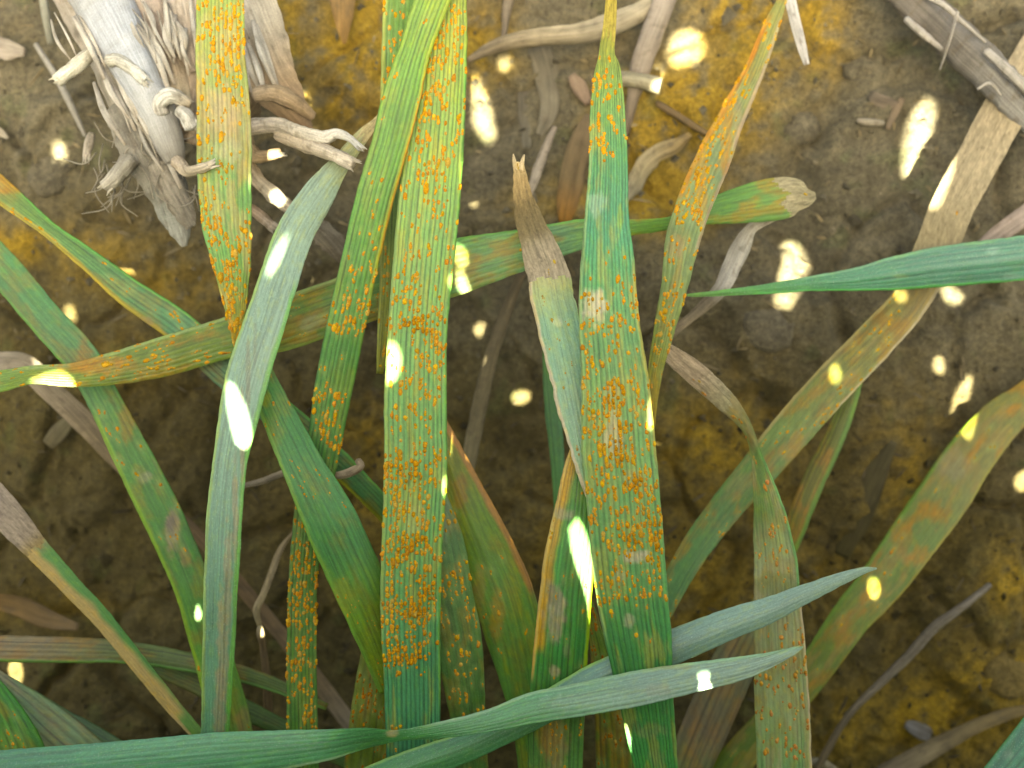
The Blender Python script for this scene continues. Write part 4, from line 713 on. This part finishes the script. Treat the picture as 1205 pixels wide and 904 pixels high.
litter('straw_piece', 'short cut straw lying crosswise under the thick grey brown straw', 'straw', [(728, 92, 9, .004), (752, 95, 9.5, .004), (778, 101, 10, .004)], [(0, (148, 135, 105)), (1, (175, 160, 125))], 'tube', seg=14, hollow=True, step=3)
litter('dry_leaf', 'crumpled tan dry leaf curving out from behind the tall scarred leaf near the orange dust', 'dead leaf', [(732, 240, 12, .001), (748, 220, 20, .003), (760, 196, 22, .005), (776, 182, 20, .005), (798, 172, 16, .004), (814, 160, 8, .002)], [(0, (170, 158, 135)), (.4, (185, 165, 125)), (1, (150, 120, 70))], nu=14, step=2.5, camber=.25, roll=25, wave=2, rag=2)
litter('twig', 'thin brown twig across the orange dusted soil below the bright round sunlit spot', 'twig', [(774, 122, 4), (800, 138, 4), (822, 152, 4), (836, 160, 3)], [(0, (110, 88, 60)), (1, (125, 100, 64))], 'tube', mat=M_BARK, seg=8)
litter('twig', 'small forked grey twig touching the withered leaf tip', 'twig', [(653, 150, 3, .006), (643, 172, 5, .008), (634, 196, 6, .010), (628, 215, 5, .012), (622, 232, 3, .013)], [(0, (150, 132, 112)), (1, (165, 148, 125))], 'tube', mat=M_BARK, seg=10, step=2)
litter('dry_leaf', 'flat see through grey dry leaf flattened on the soil under the curled grey tan leaf', 'dead leaf', [(634, 55, 26), (644, 90, 30), (646, 130, 22), (634, 160, 8)], [(0, (120, 108, 86)), (1, (128, 116, 94))], nu=12, step=4, wave=1.2, lift=.0008)
litter('dry_leaf', 'narrow grey dry leaf lying upright on the soil behind the withered tip', 'dead leaf', [(616, 108, 14), (618, 140, 16), (620, 175, 10)], [(0, (112, 100, 80)), (1, (122, 112, 92))], nu=10, step=4, lift=.0008)
litter('dry_leaf', 'brown dry leaf lying upright beside the tall scarred leaf with orange at its foot', 'dead leaf', [(694, 135, 10), (684, 165, 24), (675, 200, 30), (668, 240, 26), (664, 262, 14)], [(0, (125, 105, 78)), (.6, (128, 106, 72)), (1, (160, 110, 40))], nu=14, step=4, wave=1.2, lift=.001)
litter('wood_chip', 'flat brown wood chip near the top beside the tall scarred leaf', 'chip', [(672, 88, 10), (682, 103, 18), (692, 122, 8)], [(0, (150, 125, 100)), (1, (135, 110, 88))], nu=8, step=4, lift=.002, thick=.0012, rag=1.5)
litter('dry_leaf', 'small brown dry leaf end poking down from the top edge on the orange dusted soil', 'dead leaf', [(402, -30, 36, .005), (403, 0, 30, .005), (404, 26, 20, .004), (405, 52, 4, .003)], [(0, (150, 122, 82)), (1, (150, 112, 58))], nu=12, step=3, camber=.12)
litter('straw_piece', 'thin brown straw hanging from the top edge next to the widest rusted leaf', 'straw', [(604, -20, 8), (597, 8, 6), (593, 44, 3)], [(0, (140, 122, 98)), (1, (118, 100, 78))], 'tube', seg=8)
litter('straw_piece', 'short white flat straw hanging from the top edge beside the orange striped leaf', 'straw', [(924, -30, 13, .02), (931, 5, 13, .02), (940, 42, 12, .02), (949, 76, 7, .02)], [(0, (205, 198, 190)), (1, (198, 188, 176))], nu=10, step=3, camber=.1, dark=.6)
wood = tag(tube('stick', on_soil([(1035, -40, 22, .012), (1095, 20, 23, .012), (1150, 72, 23, .013), (1200, 122, 21, .015), (1260, 180, 20, .016)], 0), M_BARK, seg=24, ridge=.07, rough=.12, step=3, cols=[(0, (118, 108, 98)), (.5, (110, 102, 92)), (1, (165, 158, 148))], seed=501), 'thick dark grey ridged dead stalk crossing the upper corner', 'stalk')
for i, p in enumerate([[(1085, -6, 3, .2905), (1110, 6, 4, .2885), (1128, 22, 3, .2880), (1160, 50, 2, .2885)], [(1127, 14, 2, .2875), (1120, 40, 1.6, .2880), (1106, 82, 1.2, .2930)], [(1160, 60, 5, .2880), (1195, 92, 7, .2872), (1230, 128, 7, .2868)], [(1150, 105, 1.5, .288), (1165, 98, 2, .2872), (1178, 112, 1.2, .288)], [(1066, 22, 4, .293), (1086, 40, 5, .2925), (1108, 58, 3, .293)]]):
    tube('bark_strip', p, M_BARK, wood, seg=6, cols=[(0, (165, 155, 142)), (1, (150, 140, 126))], seed=520 + i, step=3)
litter('dry_leaf', 'pale twisted dry sheath hanging below the torn end of the level leaf', 'dead leaf', [(922, 252, 8), (903, 257, 12), (884, 268, 14), (872, 288, 22), (858, 318, 22), (846, 340, 18), (826, 361, 14), (790, 392, 9)], [(0, (170, 155, 130)), (.3, (178, 168, 150)), (.55, (190, 180, 165)), (.7, (125, 110, 88)), (1, (140, 122, 95))], flat=.2800, nu=16, step=2.5, camber=.3, roll=12, wave=1.2)
litter('straw_piece', 'pinkish flat straw slanting from the side edge just above the deep blue green leaf', 'straw', [(1235, 235, 24, .014), (1200, 258, 23, .013), (1170, 280, 21, .013), (1140, 305, 16, .013)], [(0, (185, 165, 150)), (1, (160, 140, 122))], nu=10, step=4, camber=.1)
litter('twig', 'long thin grey twig slanting over the dark soil in the lower corner', 'twig', [(1165, 688, 3.5, .008), (1130, 716, 5, .010), (1100, 738, 6, .011), (1068, 773, 6, .011), (1038, 802, 5, .010), (1000, 840, 4, .009), (975, 880, 4.5, .008), (955, 920, 4, .008)], [(0, (120, 108, 92)), (.5, (128, 114, 96)), (1, (112, 92, 62))], 'tube', mat=M_BARK, seg=10)
litter('dry_leaf', 'dirty tan dry leaf curving along the bottom edge under the long grey twig', 'dead leaf', [(1235, 828, 8, .006), (1184, 840, 14, .006), (1150, 853, 16, .007), (1112, 872, 20, .007), (1075, 892, 24, .007), (1035, 915, 26, .006)], [(0, (120, 95, 50)), (.5, (140, 118, 80)), (1, (150, 130, 100))], nu=12, step=4, camber=.2, roll=15)
litter('dry_leaf', 'long limp brown dead leaf running from the side edge down behind the slanting leaves', 'dead leaf', [(-30, 432, 30, .020), (0, 429, 30, .021), (30, 432, 30, .022), (62, 462, 26, .023), (100, 498, 26, .023), (132, 534, 22, .023), (180, 585, 16, .022), (228, 625, 15, .021), (290, 698, 17, .020), (335, 752, 17, .020), (375, 803, 20, .020), (418, 860, 18, .019)], [(0, (165, 150, 128)), (.15, (158, 138, 110)), (.3, (132, 112, 82)), (.6, (118, 92, 62)), (.9, (140, 115, 82)), (1, (150, 130, 105))], nu=14, step=4, camber=.12)
litter('dry_leaf', 'thin curled dead leaf strand dangling beside the blue grey leaf with a bright sunlit knot', 'dead leaf', [(345, 626, 3, 0), (330, 646, 7, 0), (319, 672, 8, -.001), (309, 700, 8, -.001), (302, 718, 9, -.001), (306, 736, 6, 0)], [(0, (140, 120, 88)), (.6, (165, 145, 110)), (1, (175, 155, 115))], flat=.2835, nu=8, step=2.5, camber=.2, twist=[(0, 0), (.5, 40), (1, -20)])
litter('stem', 'dark thin withered stem standing below the sunlit knot of the dangling strand', 'stem', [(306, 736, 3, 0), (307, 745, 5, 0), (309, 758, 4, .001), (314, 800, 5, .002), (316, 850, 5, .003), (318, 900, 5, .004)], [(0, (190, 170, 130)), (.1, (120, 98, 66)), (1, (84, 66, 42))], 'tube', flat=.2838, mat=M_BARK, seg=10)
litter('dry_leaf', 'withered tendril with a hooked end wrapped round the slanting rusty leaf', 'dead leaf', [(285, 572, 6, .012), (310, 566, 8, .010), (338, 556, 8, .008), (365, 556, 8, .004), (392, 560, 9, -.003), (412, 556, 11, -.004), (424, 548, 10, -.003), (420, 540, 8, -.001)], [(0, (138, 124, 104)), (.6, (150, 132, 106)), (1, (162, 142, 114))], flat=.2625, nu=8, step=2.5, camber=.3)
litter('stem', 'faint pale brown stem rising from the dark soil beside the widest rusted leaf', 'stem', [(614, 322, 5, .012), (596, 366, 7, .012), (579, 416, 8, .013), (566, 470, 9, .013), (556, 520, 9, .013), (549, 560, 8, .012)], [(0, (112, 95, 68)), (1, (140, 125, 92))], 'tube', mat=M_DRY, seg=12)
litter('straw_piece', 'thin dark fibre of straw lying on the upper corner soil left of the stubble', 'straw', [(42, 52, 3, .004), (66, 90, 4, .006), (84, 125, 4, .006), (100, 160, 2, .004)], [(0, (150, 140, 124)), (1, (165, 156, 142))], 'tube', seg=8)
litter('straw_piece', 'grey upright straw bit by the top edge in the upper corner', 'straw', [(48, -20, 5, .006), (53, 12, 5, .005), (60, 52, 4, .003)], [(0, (150, 145, 128)), (1, (120, 115, 96))], 'tube', seg=8)
litter('wood_chip', 'pale flaky chip lying at the side edge in the upper corner', 'chip', [(-20, 58, 24), (2, 56, 26), (28, 62, 12)], [(0, (175, 160, 142)), (1, (160, 145, 126))], nu=12, step=3, rag=3, wave=3, thick=.001, lift=.004)
litter('wood_chip', 'small pale splinter at the side edge below the flaky chip', 'chip', [(-8, 148, 5), (0, 155, 9), (9, 163, 4)], [(0, (190, 175, 150)), (1, (180, 165, 140))], nu=6, step=3, lift=.003)
litter('dry_leaf', 'small faded leaf scrap on the dark soil below the level leaf near the side edge', 'dead leaf', [(84, 492, 8), (70, 508, 20), (56, 524, 14)], [(0, (122, 110, 80)), (1, (110, 96, 66))], nu=8, step=4, lift=.003)
litter('dry_leaf', 'faint orange brown leaf scrap above the muddy level leaf at the side edge', 'dead leaf', [(-10, 706, 18), (25, 715, 24), (55, 728, 22), (92, 738, 8)], [(0, (120, 90, 45)), (1, (125, 100, 66))], nu=10, step=4, lift=.006)
litter('dry_leaf', 'pale scrap of leaf lying on the soil under the long diagonal leaf', 'dead leaf', [(1052, 520, 8), (1030, 560, 26), (1010, 610, 30), (990, 655, 16)], [(0, (85, 75, 48)), (1, (95, 82, 45))], nu=10, step=5, lift=.001)
litter('twig', 'short pale chip of stem lying on the soil near the elongated bright sunlit spot', 'twig', [(1009, 142, 3), (1022, 144, 5), (1040, 145, 3)], [(0, (135, 122, 102)), (1, (140, 128, 108))], 'tube', seg=8, mat=M_BARK)
litter('dry_leaf', 'thin brown sliver of leaf leaning on the soil edge left of the elongated sunlit spot', 'dead leaf', [(1062, 115, 8), (1052, 135, 9), (1044, 152, 5)], [(0, (125, 105, 82)), (1, (118, 100, 78))], nu=6, step=4, lift=.002)
litter('dry_leaf', 'dull dry leaf fragment flat on soil right of the level leaf torn tip', 'dead leaf', [(1024, 110, 10), (1034, 118, 16), (1058, 124, 8)], [(0, (112, 98, 80)), (1, (125, 108, 90))], nu=8, step=4, lift=.002)
litter('twig', 'pale thin rootlet under the bottom tangle near the lower corner twig', 'twig', [(953, 896, 4, .006), (968, 898, 5, .006), (985, 908, 4, .006)], [(0, (160, 145, 115)), (1, (150, 130, 95))], 'tube', seg=8)
litter('dry_leaf', 'whitish leaf flake on the dark soil below the long grey twig', 'dead leaf', [(1066, 852, 10), (1084, 860, 20), (1096, 866, 8)], [(0, (140, 130, 120)), (1, (130, 118, 104))], nu=8, step=3, lift=.002, rag=4, wave=3)

# ------------------------------------------------------------------ clods, crumbs and chaff
def lump(name, px, py, r, sq, colr, seed, label=None):
    nu_, nv_ = 22, 14; a = np.linspace(0, 2 * math.pi, nu_, endpoint=False); b = np.linspace(.02, math.pi - .02, nv_); AA, BB = np.meshgrid(a, b)
    D = np.stack([np.cos(AA) * np.sin(BB), np.sin(AA) * np.sin(BB), np.cos(BB)], -1)
    f1, f2, _ = voro(D[..., 0] * 1.6 + D[..., 2] * .7, D[..., 1] * 1.6 - D[..., 2] * .9, seed)
    n = 1 + .55 * (fbm(D[..., 0] * 1.4 + D[..., 2] + 3, D[..., 1] * 1.4 + D[..., 2] * .8, seed, 3) - .5) + .16 * (f2 - f1 - .3) + .22 * (fbm(AA * 2, BB * 3, seed + 4, 3) - .5) * np.sin(BB)
    d = float(ground_d(np.array([px]), np.array([py]))[0]); p = P3(px, py, d + .0015); s = r * d * K
    V = p + D * n[..., None] * s * np.array([1, .85, sq])
    I = np.arange(nu_ * nv_).reshape(nv_, nu_); J = np.roll(I, -1, 1); q = np.stack([I[:-1], I[1:], J[1:], J[:-1]], -1).reshape(-1, 4)
    c = np.array(colr) * (0.7 + .6 * fbm(AA * 2, BB * 4, seed + 8, 3))[..., None]
    o = obj(name, mk_mesh(name, V.reshape(-1, 3), q, M_SOIL, c.reshape(-1, 3)))
    return tag(o, label, 'clod')
SO = (.080, .064, .042); SD = (.038, .027, .009); SOG = (.10, .066, .020)
for (x, y, r, sq, c, l) in [(1012, 84, 23, .6, SO, 'rounded soil lump with a dark underside on the upper soil right of the white straw'),
    (905, 385, 34, .5, SO, 'large grey brown clod under the fine point of the deep blue green leaf'),
    (1185, 790, 34, .5, SOG, 'orange dusted clod in the lower corner by the dirty dry leaf'),
    (940, 150, 26, .5, SO, 'grey clod between the white hanging straw and the torn leaf tip'),
    (60, 205, 30, .45, SO, 'brown clod under the stubble roots near the side edge')]:
    lump('soil_clod', x, y, r, sq, c, int(x + y), l)
rg = np.random.default_rng(21)
def scatter_bits(n, kind):
    x = rg.uniform(-40, 1245, n); y = rg.uniform(-40, 944, n); d = ground_d(x, y); return x, y, P3(x, y, d)
x, y, P = scatter_bits(4200, 0)
s = rg.lognormal(math.log(.00034), .6, len(x)); ic = np.array([[1, 0, 0], [-1, 0, 0], [0, 1, 0], [0, -1, 0], [0, 0, 1], [0, 0, -1]], float)
V = P[:, None] + ic[None] * (1 + rg.uniform(-.4, .4, (len(x), 6, 1))) * s[:, None, None] + rg.normal(0, .25, (len(x), 6, 3)) * s[:, None, None]
tf = np.array([[0, 2, 4], [2, 1, 4], [1, 3, 4], [3, 0, 4], [2, 0, 5], [1, 2, 5], [3, 1, 5], [0, 3, 5]])
F = (tf[None] + (np.arange(len(x)) * 6)[:, None, None]).reshape(-1, 3)
w = sstep(300, 600, y)[:, None]; c = (np.array(SO) * (1 - w) + np.array(SD) * w) * rg.uniform(.6, 1.5, (len(x), 1))  # crumbs take the same painted shade lower down
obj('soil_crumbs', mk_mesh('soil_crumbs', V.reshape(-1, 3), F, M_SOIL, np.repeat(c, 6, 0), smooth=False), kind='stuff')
x, y, P = scatter_bits(700, 1)                  # chaff: slivers of straw and husk
a = rg.uniform(0, 6.28, len(x)); l = rg.lognormal(math.log(.0011), .6, len(x)); wd = rg.uniform(.00008, .00034, len(x)); up = np.array([0, 0, 1.0])
dv = np.stack([np.cos(a), np.sin(a), rg.normal(0, .25, len(x)) + .2 * np.sin(a)], -1); sv = np.stack([-np.sin(a), np.cos(a), rg.normal(0, .3, len(x))], -1)
P = P + up * .0004
V = np.stack([P - dv * l[:, None] - sv * wd[:, None] * .5, P - dv * l[:, None] + sv * wd[:, None] * .5, P + sv * wd[:, None] + up * .0003, P + dv * l[:, None], P - sv * wd[:, None] + up * .0003, P - up * .0004], 1)
tf = np.array([[0, 4, 2], [0, 2, 1], [4, 3, 2], [0, 1, 5], [1, 2, 5], [2, 3, 5], [3, 4, 5], [4, 0, 5]])
F = (tf[None] + (np.arange(len(x)) * 6)[:, None, None]).reshape(-1, 3)
c = A(150, 130, 98) * rg.uniform(.3, 1.1, (len(x), 1)) * (1 - .6 * sstep(200, 560, y))[:, None]  # chaff darkened lower down along with the painted soil shade
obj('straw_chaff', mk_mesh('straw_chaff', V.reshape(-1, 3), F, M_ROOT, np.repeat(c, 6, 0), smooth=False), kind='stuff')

# ------------------------------------------------------------------ added unseen screen of wheat blades blocks the sun; gaps cut for sunlit spots
# sunlit spots: px, py, half width, half length, lean in degrees (0 = upright, positive leans to the upper right)
FLECKS = [[(556, 86), (561, 92), (569, 108), (578, 133), (583, 158), (578, 169), (568, 162), (557, 146)], (594, 76, 6, 6, 0), (807, 57, 22, 21, 0), (776, 100, 5, 13, 40),
          [(1092, 117), (1100, 121), (1100, 140), (1094, 165), (1086, 186), (1076, 206), (1067, 213), (1061, 206), (1062, 180), (1066, 155), (1076, 130)], (1193, 234, 11, 18, 35),
          [(924, 285), (938, 286), (946, 298), (953, 315), (948, 330), (938, 348), (930, 363), (914, 361), (910, 350), (916, 330), (922, 310), (920, 295)], (1028, 271, 5, 10, 40), (1120, 347, 13, 9, 40),
          (1131, 468, 8, 27, 16), (1105, 430, 6, 11, -10), (614, 468, 11, 8, 0), (565, 388, 9, 6, -40), [(33, 449), (55, 440), (72, 437), (84, 445), (90, 456), (60, 457)],
          [(266, 448), (276, 454), (289, 480), (294, 500), (297, 524), (288, 529), (278, 521), (273, 505), (268, 480)], (327, 300, 5, 30, 24), [(456, 403), (466, 404), (472, 420), (470, 436), (465, 447), (454, 454)], (541, 300, 13, 7, 60), (545, 334, 20, 5, 75),
          [(679, 608), (687, 620), (694, 640), (698, 665), (701, 690), (700, 722), (695, 742), (692, 715), (686, 690), (677, 665), (671, 642), (669, 622)],
          [(819, 794), (828, 790), (836, 791), (834, 800), (839, 811), (828, 815), (821, 812), (823, 802)], (738, 868, 4, 19, -12), (1028, 692, 8, 13, 0), (18, 790, 24, 8, 85), (307, 744, 6, 6, 0), (328, 231, 16, 7, 130), (324, 181, 11, 7, 70), (82, 370, 10, 6, 80), (70, 178, 13, 7, 80), (233, 722, 4, 9, 0), (767, 488, 4, 22, 5), (983, 441, 7, 9, 20), (524, 573, 3, 12, 0), (654, 514, 7, 9, 0), (652, 546, 5, 8, 0), (1060, 348, 6, 6, 0), (1205, 565, 10, 12, 30)]
bpy.context.view_layer.update(); dg = bpy.context.evaluated_depsgraph_get()
ua = norm(np.cross(np.array([0, 0, 1.0]), SUN)); ub = np.cross(SUN, ua)
gaps = []; BLOCKED = []
for fk in FLECKS:
    if isinstance(fk, list):
        bx, by = np.array(fk, float).T; fx, fy = bx.mean(), by.mean()
    else:
        fx, fy, rx, ry, an = fk
        th = np.linspace(0, 2 * math.pi, 18, endpoint=False); t = math.radians(an)
        wob = 1 + .5 * (vnoise(np.cos(th) * 1.4 + fx, np.sin(th) * 1.4 + fy, 5) - .5); ex, ey = np.cos(th) * rx * wob, np.sin(th) * ry * wob
        bx = fx + ex * math.cos(t) + ey * math.sin(t); by = fy - (-ex * math.sin(t) + ey * math.cos(t))
    p0 = P3(fx, fy, 1.0) - CAM; hit, loc, nrm, _, ho, _ = sc.ray_cast(dg, Vector(CAM), Vector(norm(p0)))
    if not hit: continue
    loc = np.array(loc); nrm = np.array(nrm); nrm = nrm if nrm @ (CAM - loc) > 0 else -nrm
    if nrm @ norm(CAM - loc) < .3: nrm = norm(CAM - loc)
    if ho.name.startswith('soil'): nrm = norm(np.array([0, -.2, 1.0]))
    blk = sc.ray_cast(dg, Vector(loc + nrm * .0005 + SUN * .0008), Vector(SUN))
    if blk[0] and np.linalg.norm(np.array(blk[1]) - loc) > .004: BLOCKED.append((round(fx), round(fy), ho.name, blk[4].name, blk[4].parent and blk[4].parent.name)); continue
    dirs = norm(P3(bx, by, 1.0) - CAM); k = ((loc - CAM) @ nrm) / (dirs @ nrm); Q3 = CAM + dirs * k[:, None]
    for m_ in range(len(bx)):
        h2, l2, _, _, o2, _ = sc.ray_cast(dg, Vector(CAM), Vector(dirs[m_]))
        if h2 and o2 == ho and np.linalg.norm(np.array(l2) - Q3[m_]) < .006: Q3[m_] = np.array(l2)
    gaps.append((Q3 @ ua, Q3 @ ub))
def in_gap(a, b):
    r = np.zeros(a.shape, bool)
    for gx_, gy_ in gaps:
        if a.max() < gx_.min() or a.min() > gx_.max() or b.max() < gy_.min() or b.min() > gy_.max(): continue
        ins = np.zeros(a.shape, bool)
        for i in range(len(gx_)):
            j = (i + 1) % len(gx_)
            ins ^= ((gy_[i] > b) != (gy_[j] > b)) & (a < (gx_[j] - gx_[i]) * (b - gy_[i]) / (gy_[j] - gy_[i] + 1e-15) + gx_[i])
        r |= ins
    return r
gmn = np.array([[g[0].min(), g[1].min()] for g in gaps]); gmx = np.array([[g[0].max(), g[1].max()] for g in gaps])
rw = np.random.default_rng(99); VV, FF, CC, o = [], [], [], 0
for layer in range(6):
    for x0 in np.arange(-.185, .186, .0085):
        hgt = rw.uniform(.365, .385); wdt = rw.uniform(.011, .016); lean = rw.normal(0, .04); yb = -.130 - layer * .005 + rw.uniform(-.002, .002); xb = x0 + rw.uniform(-.002, .002); bow = rw.normal(0, .012); tw = rw.normal(0, .25)
        n = 110; v = np.linspace(0, 1, n + 1); wv = wdt * np.clip((1 - v) / .12, 0, 1) ** .8 + .0004
        z0 = float(base_z(np.array(xb), np.array(yb))) - .004
        uu = np.linspace(-.5, .5, 5); U2, V2 = np.meshgrid(uu, v)
        X = xb + lean * V2 * hgt + bow * np.sin(V2 * 3) + U2 * wv[:, None] * math.cos(tw); Y = yb + .22 * V2 * hgt + U2 * wv[:, None] * math.sin(tw) * .4 + .0025 * (1 - 4 * U2 ** 2) ; Z = z0 + V2 * hgt
        G = np.stack([X, Y, Z], -1); a = G @ ua; b = G @ ub
        I = np.arange((n + 1) * 5).reshape(n + 1, 5)
        ca = [(c[:-1, :-1], c[:-1, 1:], c[1:, 1:], c[1:, :-1]) for c in (a, b)]
        amn, amx = np.min(ca[0], 0), np.max(ca[0], 0); bmn, bmx = np.min(ca[1], 0), np.max(ca[1], 0)
        near = np.zeros(amn.shape, bool)
        for k in range(len(gaps)): near |= (amx >= gmn[k, 0]) & (amn <= gmx[k, 0]) & (bmx >= gmn[k, 1]) & (bmn <= gmx[k, 1])
        q = np.stack([I[:-1, :-1], I[:-1, 1:], I[1:, 1:], I[1:, :-1]], -1)[~near]
        VV.append(G.reshape(-1, 3)); FF.append(q + o); o += G.size // 3
        if near.any():
            c0, c1, c2, c3 = [G[i:n + i, j:4 + j][near] for i, j in ((0, 0), (0, 1), (1, 1), (1, 0))]
            S = 10; e = np.linspace(0, 1, S + 1); EU, EV = np.meshgrid(e, e); EU = EU[..., None]; EV = EV[..., None]
            sub = (c0[:, None, None] * (1 - EU) + c1[:, None, None] * EU) * (1 - EV) + (c3[:, None, None] * (1 - EU) + c2[:, None, None] * EU) * EV
            m = len(sub); J = np.arange(m * (S + 1) ** 2).reshape(m, S + 1, S + 1)
            q = np.stack([J[:, :-1, :-1], J[:, :-1, 1:], J[:, 1:, 1:], J[:, 1:, :-1]], -1).reshape(-1, 4)
            fl = sub.reshape(-1, 3); cen = fl[q].mean(1); keep = ~in_gap(cen @ ua, cen @ ub)
            VV.append(fl); FF.append(q[keep] + o); o += len(fl)
VV = np.concatenate(VV); cc = A(160, 185, 120) * (0.7 + .6 * vnoise(VV[:, 0] * 150, VV[:, 2] * 6, 3))[:, None]
obj('wheat_shade_screen', mk_mesh('wheat_shade_screen', VV, np.concatenate(FF), M_ROOT, cc, VV * 1000), kind='stuff')

# ------------------------------------------------------------------ families of like things
for n_, g_ in (('wheat_leaf', 'wheat leaves'), ('dry_leaf', 'dead leaves and leaf scraps'), ('straw_piece', 'loose straw pieces'), ('twig', 'thin twigs on the soil'), ('stem', 'withered stems'), ('wood_chip', 'chips on the soil'), ('soil_clod', 'soil clods')):
    for o_ in COL.objects:
        if o_.parent is None and o_.name.split('.')[0] == n_: o_['group'] = g_
